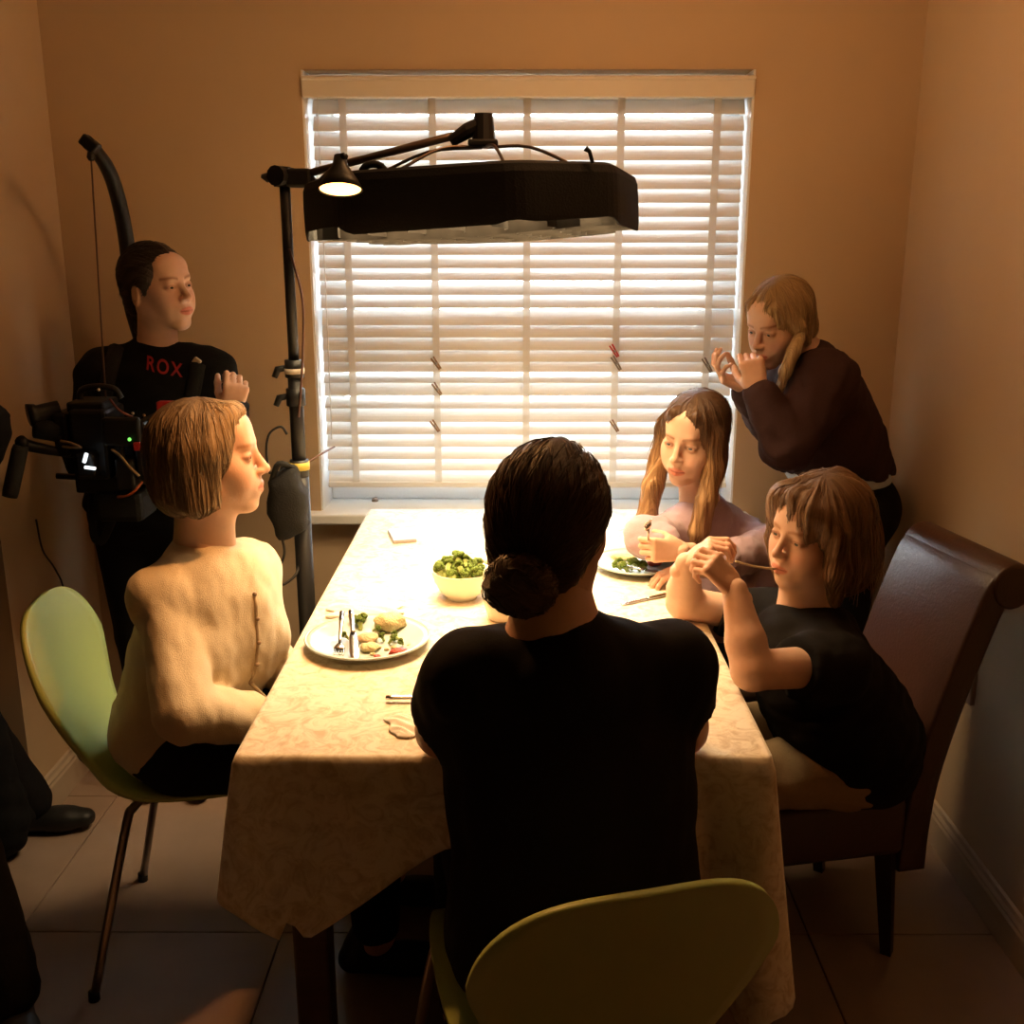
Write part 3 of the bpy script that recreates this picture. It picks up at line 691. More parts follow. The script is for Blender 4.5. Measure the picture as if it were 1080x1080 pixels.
# cutlery on the plate
def fork(a, b, label, z0, up=Vector((0, 0, 1)), lift=0.):
    a, b = Vector(a), Vector(b); d = (b - a).normalized(); L = (b - a).length; s = d.cross(up).normalized(); n = s.cross(d)
    r = empty('fork', a, label, 'fork')
    bm = bmesh.new(); add_tube(bm, [a, a + d * L * .25, a + d * L * .6, a + d * L * .72], [.0055, .005, .003, .0032], 8, flat=(n, .5)); bm_obj('handle', bm, m_steel, r, True)
    bm = bmesh.new(); h = a + d * L * .72
    add_tube(bm, [h, h + d * L * .06 - n * .002, h + d * L * .13 - n * .002], [.004, .011, .011], 10, flat=(n, .2)); bm_obj('fork_head', bm, m_steel, r, True)
    for k in range(4):
        o_ = s * (k - 1.5) * .0055
        bm = bmesh.new(); add_tube(bm, [h + d * L * .12 + o_ - n * .002, h + d * L * .2 + o_ - n * .003, b + o_ + n * .002], [.0021, .0019, .0012], 6); bm_obj('tine', bm, m_steel, r, True)
    return r
def knife(a, b, label, up=Vector((0, 0, 1)), wid=.010):
    a, b = Vector(a), Vector(b); d = (b - a).normalized(); L = (b - a).length; s = d.cross(up).normalized(); n = s.cross(d)
    r = empty('knife', a, label, 'knife')
    bm = bmesh.new(); add_tube(bm, [a, a + d * L * .1, a + d * L * .42, a + d * L * .47], [.005, .006, .005, .0045], 10, flat=(n, .65)); bm_obj('handle', bm, m_steel, r, True)
    bm = bmesh.new(); add_tube(bm, [a + d * L * .46, a + d * L * .55, a + d * L * .85, a + d * L * .95, b], [.005, wid * .85, wid, wid * .8, .003], 10, flat=(n, .15)); bm_obj('blade', bm, m_steel, r, True)
    return r
fork(PZ(361, 645, TZ + .055), PZ(357, 692, TZ + .012), 'steel fork laid on the older woman\'s plate', 0)
knife(PZ(370, 644, TZ + .055), PZ(375, 696, TZ + .012), 'steel knife laid beside the fork on the older woman\'s plate')
knife(PZ(407, 735.5, TZ + .010), PZ(470, 736, TZ + .010), 'table knife lying by the left elbow of the person with a bun')
# girl's plate
g = f
lump('flatbread_piece', g(657, 590), (.030, .018, .008), m_bread, 'torn flatbread at the back of the girl\'s plate', 'bread', 31)
lump('tomato_salsa', g(690, 596), (.018, .014, .008), m_red, 'red tomato salsa at the right of the girl\'s plate', 'salsa', 32)
for i, (px, py) in enumerate(((652, 602), (660, 604), (668, 602), (676, 603), (664, 600), (672, 599), (655, 600), (680, 602))):
    floret(g(px, py) + Vector((0, 0, .010)), (rn.uniform(-1, 1), rn.uniform(-1, 1), i), .8, 'green broccoli floret along the front of the girl\'s plate', 'broccoli on the girl\'s plate')
knife(PZ(655, 596, TZ + .02), PZ(706, 606, TZ + .025), 'steel knife resting across the girl\'s plate')
lump('pink_slice', PZ(510, 595, TZ + .008), (.020, .014, .006), mat('pink_ham', (.60, .22, .16), .5, var=.3), 'pink food slice on the small side dish', 'food', 41)
lump('beige_slice', PZ(521, 596, TZ + .008), (.022, .016, .008), m_meat, 'beige food slice on the small side dish', 'food', 42)
# phone
ph = PZ(424, 567, TT)
phone = empty('mobile_phone', ph, 'silver mobile phone lying on the far left of the table', 'phone')
Mp = Matrix.Translation(ph) @ Matrix.Rotation(R(14), 4, 'Z')
box('phone_body', (-.032, -.058, 0), (.032, .058, .010), mat('phone_case', (.45, .40, .36), .3, .3), phone, .004, Mp)
box('phone_screen', (-.028, -.050, .0095), (.028, .050, .0106), mat('phone_glass', (.55, .48, .40), .12), phone, .0004, Mp)
# napkins, crumpled
def napkin(c, sx, sy, h, label, seed, rz=0, m=None):
    rn = random.Random(seed); ph_ = [(rn.uniform(3, 9), rn.uniform(3, 9), rn.uniform(0, 6), rn.uniform(.3, 1)) for _ in range(6)]
    bm = bmesh.new(); n = 26; g = []
    for j in range(n + 1):
        row = []
        for i in range(n + 1):
            u, v = i / n * 2 - 1, j / n * 2 - 1; e = max(abs(u), abs(v))
            z = sum(a * abs(math.sin(fx * u + fy * v + p)) for fx, fy, p, a in ph_) / 3.0
            x = u * sx * (1 + .12 * math.sin(v * 5 + seed)); y = v * sy * (1 + .12 * math.sin(u * 4 + seed))
            row.append(bm.verts.new((x, y, .001 + h * z * (1 - e ** 3 * .85))))
        g.append(row)
    for j in range(n):
        for i in range(n): bm.faces.new((g[j][i], g[j][i + 1], g[j + 1][i + 1], g[j + 1][i]))
    o = bm_obj('napkin', bm, m or mat('napkin_paper', (.84, .80, .70), .9, var=.03), None, True); o.location = c; o.rotation_euler = (0, 0, rz)
    o.modifiers.new('t', 'SOLIDIFY').thickness = .001
    return tag(o, label, 'napkin')
napkin(PZ(385, 645, TT + .001), .075, .032, .016, 'crumpled white napkin behind the older woman\'s plate', 5, R(8))
napkin(PZ(430, 766, TT + .001), .030, .040, .011, 'crumpled paper napkin by the left elbow of the person with a bun', 9, R(20))
knife(PZ(706, 626, TZ + .006), PZ(655, 637, TZ + .006), 'pale wooden-handled knife lying in front of the girl\'s plate', wid=.006)
# ------------------------------------------------------------------ smooth implicit surfaces for people
from mathutils.bvhtree import BVHTree
def V3(a): return np.array([a[0], a[1], a[2]], dtype=np.float64)
class Sdf:
    def __init__(s, M=None): s.p = []; s.M = M; s.disp = None
    def _pt(s, a): return V3(s.M @ Vector(a)) if s.M is not None else V3(a)
    def _sc(s): return s.M.to_scale()[0] if s.M is not None else 1.
    def _dir(s, a): 
        d = s.M.to_3x3() @ Vector(a) if s.M is not None else Vector(a)
        return V3(d.normalized())
    def rc(s, a, b, r1, r2=None, k=.02, flat=None, op='u', cuts=None, e=0.):
        r2 = r1 if r2 is None else r2; sc = s._sc()
        A, B = s._pt(a), s._pt(b); r1, r2 = r1 * sc + e, r2 * sc + e; k *= sc
        fl = (s._dir(flat[0]), flat[1]) if flat else None
        m = max(r1, r2) * (max(1, fl[1]) if fl else 1)
        lo, hi = np.minimum(A, B) - m, np.maximum(A, B) + m
        ct = [(s._pt(q), s._dir(n)) for q, n in cuts] if cuts else []
        ba = B - A; L2 = max(ba @ ba, 1e-12)
        def f(X, Y, Z):
            px, py, pz = X - A[0], Y - A[1], Z - A[2]
            t = np.clip((px * ba[0] + py * ba[1] + pz * ba[2]) / L2, 0, 1)
            qx, qy, qz = px - t * ba[0], py - t * ba[1], pz - t * ba[2]
            if fl:
                n = fl[0]; g = (qx * n[0] + qy * n[1] + qz * n[2]) * (1 / fl[1] - 1)
                qx, qy, qz = qx + g * n[0], qy + g * n[1], qz + g * n[2]
            d = np.sqrt(qx * qx + qy * qy + qz * qz) - (r1 + (r2 - r1) * t)
            for q, n in ct: d = np.maximum(d, (X - q[0]) * n[0] + (Y - q[1]) * n[1] + (Z - q[2]) * n[2])
            return d
        s.p.append((f, lo, hi, k, op)); return s
    def ch(s, pts, rs, k=.02, flat=None, e=0., cuts=None):
        for i in range(len(pts) - 1): s.rc(pts[i], pts[i + 1], rs[i], rs[i + 1], k if i == 0 else min(k, .012), flat, e=e, cuts=cuts)
        return s
    def el(s, c, r, Rm=None, k=.02, op='u', e=0., cuts=None):
        sc = s._sc(); C = s._pt(c); r = np.array(r, float) * sc + e; k *= sc
        Q = np.eye(3) if Rm is None else np.array(Rm.to_3x3())
        if s.M is not None: Q = np.array(s.M.to_3x3().normalized()) @ Q
        ext = np.sqrt(((Q * r) ** 2).sum(1)); Qt = Q.T
        ct = [(s._pt(q), s._dir(n)) for q, n in cuts] if cuts else []
        def f(X, Y, Z):
            px, py, pz = X - C[0], Y - C[1], Z - C[2]
            q = [(Qt[i, 0] * px + Qt[i, 1] * py + Qt[i, 2] * pz) / r[i] for i in range(3)]
            k0 = np.sqrt(q[0] ** 2 + q[1] ** 2 + q[2] ** 2); k1 = np.sqrt((q[0] / r[0]) ** 2 + (q[1] / r[1]) ** 2 + (q[2] / r[2]) ** 2) + 1e-9
            d = k0 * (k0 - 1) / k1
            for q_, n in ct: d = np.maximum(d, (X - q_[0]) * n[0] + (Y - q_[1]) * n[1] + (Z - q_[2]) * n[2])
            return d
        s.p.append((f, C - ext, C + ext, k, op)); return s
    def cut(s, p, n, k=.004):
        p, n = s._pt(p), s._dir(n)
        s.p.append((lambda X, Y, Z: -((X - p[0]) * n[0] + (Y - p[1]) * n[1] + (Z - p[2]) * n[2]), None, None, k, 's')); return s
    def mesh(s, h, lo=None, hi=None):
        us = [q for q in s.p if q[4] == 'u']
        if lo is None: lo = np.min([q[1] for q in us], 0) - 3 * h - .012
        if hi is None: hi = np.max([q[2] for q in us], 0) + 3 * h + .012
        lo, hi = np.array(lo, float), np.array(hi, float)
        n = np.ceil((hi - lo) / h).astype(int) + 1
        ax = [lo[i] + h * np.arange(n[i]) for i in range(3)]
        v = np.full(n, .2, np.float32)
        for f, a, b, k, op in s.p:
            if a is None: i0, i1 = [0, 0, 0], list(n)
            else:
                m = k + 3 * h + .004
                i0 = np.clip(np.floor((a - m - lo) / h).astype(int), 0, n); i1 = np.clip(np.ceil((b + m - lo) / h).astype(int) + 1, 0, n)
                if np.any(i1 <= i0): continue
            sl = tuple(slice(i0[i], i1[i]) for i in range(3))
            X, Y, Z = ax[0][sl[0]][:, None, None], ax[1][sl[1]][None, :, None], ax[2][sl[2]][None, None, :]
            d = f(X, Y, Z).astype(np.float32); c = v[sl]
            if op == 'u':
                hh = np.clip(.5 + .5 * (c - d) / k, 0, 1); v[sl] = c * (1 - hh) + d * hh - k * hh * (1 - hh)
            else:
                hh = np.clip(.5 - .5 * (c + d) / k, 0, 1); v[sl] = c * (1 - hh) - d * hh + k * hh * (1 - hh)
        if s.disp is not None:
            X, Y, Z = np.meshgrid(*ax, indexing='ij'); near = np.abs(v) < .05
            v[near] += s.disp(X[near], Y[near], Z[near]).astype(np.float32)
        return surfnet(v, lo, h)
CE = [(0, 1), (2, 3), (4, 5), (6, 7), (0, 2), (1, 3), (4, 6), (5, 7), (0, 4), (1, 5), (2, 6), (3, 7)]
def surfnet(v, lo, h):
    s = v < 0; nx, ny, nz = v.shape
    cnt = np.zeros((nx - 1, ny - 1, nz - 1), np.int8)
    offs = [(i, j, k) for i in (0, 1) for j in (0, 1) for k in (0, 1)]
    for i, j, k in offs: cnt += s[i:nx - 1 + i, j:ny - 1 + j, k:nz - 1 + k]
    idx = np.argwhere((cnt > 0) & (cnt < 8)); m = len(idx)
    cv = np.stack([v[idx[:, 0] + i, idx[:, 1] + j, idx[:, 2] + k] for i, j, k in offs], 1)
    O = np.array(offs, float); acc = np.zeros((m, 3)); num = np.zeros(m)
    for a, b in CE:
        va, vb = cv[:, a], cv[:, b]; x = (va < 0) != (vb < 0)
        t = np.where(x, va / np.where(x, va - vb, 1), 0)
        acc += np.where(x[:, None], O[a] + t[:, None] * (O[b] - O[a]), 0); num += x
    co = lo + h * (idx + acc / num[:, None])
    vid = np.full(cnt.shape, -1, np.int64); vid[idx[:, 0], idx[:, 1], idx[:, 2]] = np.arange(m)
    quads = []
    for a in range(3):
        b, c = (a + 1) % 3, (a + 2) % 3
        sa = [slice(None)] * 3; sb = [slice(None)] * 3; sa[a] = slice(0, -1); sb[a] = slice(1, None)
        e0, e1 = s[tuple(sa)], s[tuple(sb)]
        for flip in (False, True):
            w = np.argwhere((e0 & ~e1) if not flip else (~e0 & e1))
            w = w[(w[:, b] > 0) & (w[:, c] > 0) & (w[:, b] < v.shape[b] - 1) & (w[:, c] < v.shape[c] - 1)]
            q = []
            for db, dc in ((1, 1), (0, 1), (0, 0), (1, 0)):
                u = w.copy(); u[:, b] -= db; u[:, c] -= dc; q.append(vid[u[:, 0], u[:, 1], u[:, 2]])
            q = np.stack(q, 1); quads.append(q[:, ::-1] if flip else q)
    q = np.concatenate(quads) if quads else np.zeros((0, 4), int)
    return co, q[(q >= 0).all(1)]
def smooth_verts(co, q, it=1, f=.5):
    for _ in range(it):
        acc = np.zeros_like(co); num = np.zeros(len(co))
        for a, b in ((0, 1), (1, 2), (2, 3), (3, 0)):
            np.add.at(acc, q[:, a], co[q[:, b]]); np.add.at(num, q[:, a], 1)
            np.add.at(acc, q[:, b], co[q[:, a]]); np.add.at(num, q[:, b], 1)
        co = co * (1 - f) + f * acc / np.maximum(num, 1)[:, None]
    return co
def np_mesh(name, parts, attrs=None):
    """parts: list of (co, quads); attrs: dict name -> list of (n,3) arrays aligned with the parts"""
    off = 0; C, Q = [], []
    for co, q in parts: C.append(co); Q.append(q + off); off += len(co)
    C, Q = np.concatenate(C), np.concatenate(Q)
    me = bpy.data.meshes.new(name); me.vertices.add(len(C)); me.vertices.foreach_set('co', C.astype(np.float32).ravel())
    me.loops.add(Q.size); me.loops.foreach_set('vertex_index', Q.astype(np.int32).ravel())
    me.polygons.add(len(Q)); me.polygons.foreach_set('loop_start', (np.arange(len(Q)) * 4).astype(np.int32)); me.polygons.foreach_set('loop_total', np.full(len(Q), 4, np.int32))
    me.polygons.foreach_set('use_smooth', np.ones(len(Q), bool)); me.update(calc_edges=True); me.validate()
    for nm, (typ, arrs) in (attrs or {}).items():
        A = np.concatenate(arrs).astype(np.float32)
        if typ == 'c':
            at = me.color_attributes.new(nm, 'FLOAT_COLOR', 'POINT'); at.data.foreach_set('color', np.concatenate([A, np.ones((len(A), 1), np.float32)], 1).ravel())
        else:
            at = me.attributes.new(nm, 'FLOAT_VECTOR', 'POINT'); at.data.foreach_set('vector', A.ravel())
    return me
def fold_disp(amp, seed, freq=22, dirv=(0, 0, 1)):
    rn = np.random.RandomState(seed); K = [(rn.normal(size=3) * freq * rn.uniform(.5, 1.4), rn.uniform(0, 6.3), rn.uniform(.4, 1)) for _ in range(7)]
    def f(X, Y, Z):
        o = 0
        for k, p, a in K:
            w = np.sin(X * k[0] + Y * k[1] + Z * k[2] + p + .8 * np.sin(X * k[1] - Z * k[0] + p)); o = o + a * (1 - 2 * np.abs(w))
        return amp * o / 3
    return f
# --- head -----------------------------------------------------------------
def head_matrix(c, facing, roll=0., sc=1.):
    y = Vector(facing).normalized(); x = y.cross(Vector((0, 0, 1))).normalized(); z = x.cross(y)
    Rm = Matrix((x, y, z)).transposed() @ Matrix.Rotation(roll, 3, 'Y')
    M = Rm.to_4x4() @ Matrix.Scale(sc, 4); M.translation = Vector(c); return M
def head_prims(S, jaw=1., nose=1., cheek=1., mouth=0., lips=1., ears=True):
    S.el((0, -.014, .030), (.073, .093, .084), k=.02)
    S.el((0, .020, -.028), (.061, .066, .076), k=.03)
    for s in (-1, 1):
        S.rc((s * .050 * jaw, -.008, -.052), (s * .014, .060, -.096), .020, .016, k=.03)
        S.el((s * .039, .056, -.026), (.021 * cheek, .020, .020), k=.03)
        S.el((s * .030, .066, -.055), (.018, .016, .020), k=.03)
    S.el((0, .072, -.099), (.019, .015, .0145), k=.018)
    S.rc((-.030, .080, .022), (.030, .080, .022), .0095, k=.022)
    S.el((0, .060, .055), (.05, .025, .03), k=.03)
    for s in (-1, 1):
        S.el((s * .031, .103, .000), (.0165, .018, .0115), k=.014, op='s')
        S.el((s * .031, .0765, .0005), (.0155, .0130, .0125), k=.004)          # lids
        S.el((s * .031, .0915, -.0008), (.0120, .0085, .0036), k=.002, op='s')  # eye opening
    S.rc((0, .086, .012), (0, .1065, -.027), .0068 * nose, .0098 * nose, k=.012)
    S.el((0, .1090, -.0305), (.0095 * nose, .0085, .0078), k=.008)
    for s in (-1, 1):
        S.el((s * .0112 * nose, .099, -.0335), (.0075, .0095, .0068), k=.006)
    S.el((0, .084, -.062), (.028, .016, .024), k=.015)
    S.ch([(-.022, .0855, -.0635), (-.008, .0965, -.0590), (0, .0975, -.0602), (.008, .0965, -.0590), (.022, .0855, -.0635)], [.0025, .0052 * lips, .0050 * lips, .0052 * lips, .0025], k=.005)
    S.ch([(-.020, .0855, -.0665), (0, .0945, -.0712), (.020, .0855, -.0665)], [.0030, .0070 * lips, .0030], k=.006)
    S.ch([(-.024, .092, -.0648), (0, .1055, -.0652), (.024, .092, -.0648)], [.0009, .0012, .0009], k=.003)
    S.p[-1] = (*S.p[-1][:4], 's'); S.p[-2] = (*S.p[-2][:4], 's')
    if ears:
        for s in (-1, 1):
            Rm = Matrix.Rotation(s * R(-18), 3, 'Z') @ Matrix.Rotation(R(-12), 3, 'X')
            S.el((s * .074, -.012, -.012), (.0065, .0185, .031), Rm, k=.008)
            S.el((s * .080, -.006, -.006), (.005, .010, .018), Rm, k=.004, op='s')
    return S
def skin_cols(L, brow=(.45, .33, .25), lip=(.85, .50, .48), lash=(.35, .25, .22), blush=.25):
    """multiplying colour for a head vertex in head space"""
    x, y, z = L[:, 0], L[:, 1], L[:, 2]; C = np.ones((len(L), 3)); ax = np.abs(x)
    def mixc(w, c):
        w = np.clip(w, 0, 1)[:, None]; C[:] = C * (1 - w) + np.array(c) * w
    fr = y > .055
    mixc(blush * np.exp(-((ax - .038) / .018) ** 2 - ((z + .035) / .018) ** 2) * fr, (1.0, .62, .56))
    mixc(.25 * np.exp(-(x / .014) ** 2 - ((z + .03) / .012) ** 2) * (y > .09), (1., .68, .6))
    bz = .0205 + .0045 * np.sin(np.clip((ax - .012) / .038, 0, 1) * 2.6)
    mixc(.85 * ((ax > .011) & (ax < .050)) * np.exp(-((z - bz) / .0036) ** 2) * fr, brow)
    ed = ((ax - .031) / .0150) ** 2 + ((z + .0003) / .0062) ** 2
    mixc(.8 * np.exp(-((ed - .75) / .5) ** 2) * (y > .06) * (z > -.004), lash)
    mixc(.25 * (ed < 1.6) * (y > .06), (.8, .6, .55))
    lp = (ax / .0235) ** 2 + ((z + .0655) / (.0108)) ** 2
    mixc(.9 * np.clip((1.15 - lp) * 4, 0, 1) * (y > .075), lip)
    mixc(.8 * np.exp(-((z + .0652 - 0 * ax) / .0016) ** 2) * (ax < .022) * (y > .075), (.35, .15, .13))
    mixc(.7 * np.exp(-((ax - .0065) / .003) ** 2 - ((z + .0385) / .0028) ** 2) * (y > .085), (.4, .2, .16))
    return C
m_eye = mat('eye_surface', (.9, .88, .85), .12, var=.0, attr='Col', spec=.6)
def eyes(M, parent, iris=(.12, .16, .2), look=(0, 0)):
    for s in (-1, 1):
        bm = bmesh.new(); cl = bm.loops.layers.float_color.new('Col')
        n = 18; rings = [0, 10, 20, 32, 50, 75, 110, 150, 180]; cols = [(.01,) * 3, (.01,) * 3, iris, iris, (.85, .82, .8), (.85, .8, .78), (.8, .7, .7), (.8, .7, .7), (.8, .7, .7)]
        r = .0122; rows = []
        for th in rings:
            t = R(th); rows.append([(r * math.sin(t) * math.cos(2 * math.pi * k / n), r * math.cos(t), r * math.sin(t) * math.sin(2 * math.pi * k / n)) for k in range(n)])
        Rl = Matrix.Rotation(look[0], 3, 'Z') @ Matrix.Rotation(look[1], 3, 'X')
        vs = [[bm.verts.new(M @ (Vector((s * .031, .0745, -.0003)) + Rl @ Vector(p))) for p in row] for row in rows]
        for i in range(len(rings) - 1):
            for k in range(n):
                f_ = bm.faces.new((vs[i][k], vs[i][(k + 1) % n], vs[i + 1][(k + 1) % n], vs[i + 1][k]))
                for lp_, ci in zip(f_.loops, (i, i, i + 1, i + 1)): lp_[cl] = (*cols[ci], 1)
        bmesh.ops.remove_doubles(bm, verts=bm.verts[:], dist=1e-6)
        bm_obj('eye', bm, m_eye, parent, True)
# --- hand -----------------------------------------------------------------
def hand_prims(S, w, d, n, thumb=1, curl=(30, 35, 40, 45), tcurl=20, sc=1., spread=.0, bend2=1.15):
    """w wrist, d fingers' direction, n palm normal (side the palm faces), thumb = +1/-1 along d x n"""
    w = Vector(w); d = Vector(d).normalized(); n = Vector(n); n = (n - d * n.dot(d)).normalized(); l = d.cross(n) * thumb
    k = sc
    S.rc(w - d * .03 * k, w + d * .015 * k, .025 * k, .024 * k, .015 * k, flat=(n, .72))
    for o in (-.026, -.009, .009, .026):
        S.rc(w + d * .012 * k + l * o * .7 * k, w + d * .082 * k + l * o * k, .0125 * k, .0108 * k, .012 * k)
    S.el(w + d * .035 * k + l * .022 * k + n * .008 * k, (.016 * k, .016 * k, .022 * k), k=.012 * k)
    fl = [(.028, .044, .026, .021, .0088), (.0095, .049, .030, .022, .0092), (-.0095, .046, .028, .022, .0088), (-.0275, .035, .021, .019, .0078)]
    for i, (o, a, b, c, r) in enumerate(fl):
        ang = R(curl[i]); p = w + d * (.084 if i < 3 else .077) * k + l * o * k; dd = (d + l * spread * (1.5 - i)).normalized()
        acc = 0; rr = r
        for j, (L, t) in enumerate(((a, ang), (b, ang * bend2), (c, ang * .75))):
            acc += t; e = p + (dd * math.cos(acc) + n * math.sin(acc)) * L * k * .95
            S.rc(p, e, rr * k, rr * .9 * k, .004 * k); p = e; rr *= .9
    p = w + d * .022 * k + l * .026 * k + n * .004 * k; ta = R(tcurl)
    d1 = (d * .62 + l * .75 * (1 - .5 * math.sin(ta)) + n * (.25 + .9 * math.sin(ta))).normalized(); e = p + d1 * .040 * k; S.rc(p, e, .0125 * k, .0108 * k, .01 * k)
    d2 = (d * .85 + l * .30 * math.cos(ta) + n * (.25 + 1.0 * math.sin(ta))).normalized(); e2 = e + d2 * .030 * k; S.rc(e, e2, .0105 * k, .0098 * k, .004 * k)
    d3 = (d * .9 + l * .05 + n * (.2 + 1.1 * math.sin(ta))).normalized(); S.rc(e2, e2 + d3 * .022 * k, .0098 * k, .0078 * k, .004 * k)
    return S
# --- generic figure pieces ---------------------------------------------------
def torso_prims(S, pel, chest, neckb, sl, sr, hw=.155, ww=.125, cw=.155, hd=.105, wd=.09, cd=.105, sr_=.055, e=0., belly=0., bust=0.):
    pel, chest, neckb, sl, sr = map(Vector, (pel, chest, neckb, sl, sr))
    lat = (sr - sl).normalized(); up = (chest - pel).normalized(); lat = (lat - up * lat.dot(up)).normalized(); fw = up.cross(lat).normalized()
    Q = Matrix((lat, fw, up)).transposed()
    L = (chest - pel).length; w = pel * .45 + chest * .55
    S.el(pel, (hw, hd, .115), Q, k=.06, e=e)
    S.el(w + fw * belly, (ww, wd + belly * .4, max(.12, L * .55)), Q, k=.08, e=e)
    S.el(chest, (cw, cd, .165), Q, k=.07, e=e)
    if bust:
        for s in (-1, 1): S.el(chest + fw * (cd * .72) + lat * s * .07 - up * .045, (.065, bust, .065), Q, k=.05, e=e)
    top = neckb - up * .068
    for q in (sl, sr):
        S.rc(q, top, sr_, sr_ * .95, .035, e=e); S.rc(neckb - up * .03, q.lerp(neckb, .45) + up * .0, .034, .034, .035, e=e)
    return lat, fw, up
def limb(S, pts, rs, k=.03, e=0., cuts=None): S.ch(pts, rs, k, e=e, cuts=cuts)
m_skin = mat('fair_skin', (.70, .44, .31), .48, var=.06, scale=60, attr='Col', bump=.06, bscale=300, spec=.35, sss=.12)
def person_root(loc, label):
    return empty('person', loc, label, 'person')
def body_object(root, coarse, hc, M, headS, hh, hands, facecol=None, hand_h=.0028):
    parts, cols = [], []
    co, q = coarse.mesh(hc); co = smooth_verts(co, q, 1); parts.append((co, q)); cols.append(np.ones((len(co), 3)))
    if headS is not None:
        co, q = headS.mesh(hh); parts.append((co, q))
        Mi = np.array(M.inverted()); L = co @ Mi[:3, :3].T + Mi[:3, 3]
        cols.append(skin_cols(L, **(facecol or {})))
    for hs in hands:
        co, q = hs.mesh(hand_h); parts.append((co, q)); cols.append(np.tile([1.0, .93, .9], (len(co), 1)))
    me = np_mesh('body', parts, {'Col': ('c', cols)})
    return link('body', me, m_skin, root)
def cloth_object(name, root, S, h, m, it=1):
    co, q = S.mesh(h); co = smooth_verts(co, q, it, .4); return link(name, np_mesh(name, [(co, q)]), m, root)
def hair_object(root, S, h, m, M, axis='z', pole=(0, 0, 0), tone=None, name='hair', groove=.004, gf=26, seed=0, nstr=500):
    Mi = np.array(M.inverted()); rn = np.random.RandomState(seed); ph = rn.uniform(0, 6.3, 6); fq = gf * np.array([1, .47, 1.7, .73, 2.3, .31])
    sc = M.to_scale()[0]
    def uv(X, Y, Z):
        x = Mi[0, 0] * X + Mi[0, 1] * Y + Mi[0, 2] * Z + Mi[0, 3] - pole[0]; y = Mi[1, 0] * X + Mi[1, 1] * Y + Mi[1, 2] * Z + Mi[1, 3] - pole[1]; z = Mi[2, 0] * X + Mi[2, 1] * Y + Mi[2, 2] * Z + Mi[2, 3] - pole[2]
        if axis == 'z': return np.arctan2(x, y + 1e-6), z, np.sqrt(x * x + y * y)
        if axis == 'y': return np.arctan2(x, z), y, np.sqrt(x * x + z * z)
        return np.arctan2(y, z), x, np.sqrt(y * y + z * z)
    def disp(X, Y, Z):
        u, v, r = uv(X, Y, Z); o = 0
        for i in range(6): o = o + np.sin(np.round(fq[i]) * u + ph[i] + 9 * v * math.sin(ph[i]))
        return groove * sc * o / 3 * np.clip(r / .05, 0, 1)
    S.disp = disp
    co, q = S.mesh(h)
    Lc = co @ Mi[:3, :3].T + Mi[:3, 3]
    tn = np.ones((len(co), 3)) if tone is None else tone(Lc)
    def sattr(c):
        u, v, r = uv(c[:, 0], c[:, 1], c[:, 2]); return np.stack([np.abs(u) * .8 + (u > 0) * 7, v, 0 * u], 1)
    parts, st, tns = [(co, q)], [sattr(co)], [tn]
    if nstr:
        # fine strands that follow the surface and end slightly loose
        bv = BVHTree.FromPolygons([Vector(c) for c in co], [tuple(int(i) for i in p) for p in q])
        Mr = M.to_3x3().normalized(); pw = M @ Vector(pole)
        pyr = np.random.RandomState(seed + 100); pick = pyr.choice(len(co), nstr)
        SC_, SQ, SS, ST = [], [], [], []; off = 0
        for vi in pick:
            p = Vector(co[vi]); pts = []; lift = pyr.uniform(.0004, .0022)
            jit = Vector(pyr.normal(size=3) * .12)
            for k in range(9):
                hit = bv.find_nearest(p)
                if hit[0] is None: break
                nrm = hit[1]; base = hit[0]
                if (p - base).dot(nrm) < 0 and k and (p - base).length > .02: break
                pts.append(base + nrm * (lift * sc * (1 + .12 * k)))
                d = (Mr @ Vector((0, 0, -1))) if axis == 'z' else ((pw + Mr @ Vector((0, -.10, 0))) - base).normalized()
                d = d + jit; d = d - nrm * d.dot(nrm)
                if d.length < .25: 
                    break
                p = base + d.normalized() * .012 * sc
            if len(pts) < 4: continue
            n = len(pts); rr = .0011 * sc
            ring = []
            for k, b_ in enumerate(pts):
                d = (pts[min(k + 1, n - 1)] - pts[max(k - 1, 0)]).normalized(); x_, y_ = frame_of(d); w = rr * (1 - .7 * k / (n - 1)) * (.5 if k == 0 else 1)
                for m_ in range(3): a_ = m_ * 2.0944; ring.append(b_ + (x_ * math.cos(a_) + y_ * math.sin(a_)) * w)
            SC_ += [tuple(z) for z in ring]
            for k in range(n - 1):
                for m_ in range(3): SQ.append((off + k * 3 + m_, off + k * 3 + (m_ + 1) % 3, off + (k + 1) * 3 + (m_ + 1) % 3, off + (k + 1) * 3 + m_))
            u0 = pyr.uniform(0, 60); tb = tn[vi] * pyr.uniform(.75, 1.3)
            SS += [(u0, k * .01, 0) for k in range(n) for _ in range(3)]; ST += [tb] * (3 * n); off += 3 * n
        if SC_: parts.append((np.array(SC_), np.array(SQ))); st.append(np.array(SS)); tns.append(np.array(ST))
    return link(name, np_mesh(name, parts, {'strand': ('v', st), 'tone': ('c', tns)}), m, root)
def strands(root, name, m, M, roots_tips, rad=.0012, n=5):
    """fine loose strands; roots_tips = list of local point lists"""
    bm = bmesh.new()
    for pts in roots_tips:
        pp = spline([M @ Vector(p) for p in pts], 4); add_tube(bm, pp, [rad * (1 - .75 * i / (len(pp) - 1)) for i in range(len(pp))], n)
    o = bm_obj(name, bm, m, root, True); o['kind'] = 'stuff'; return o
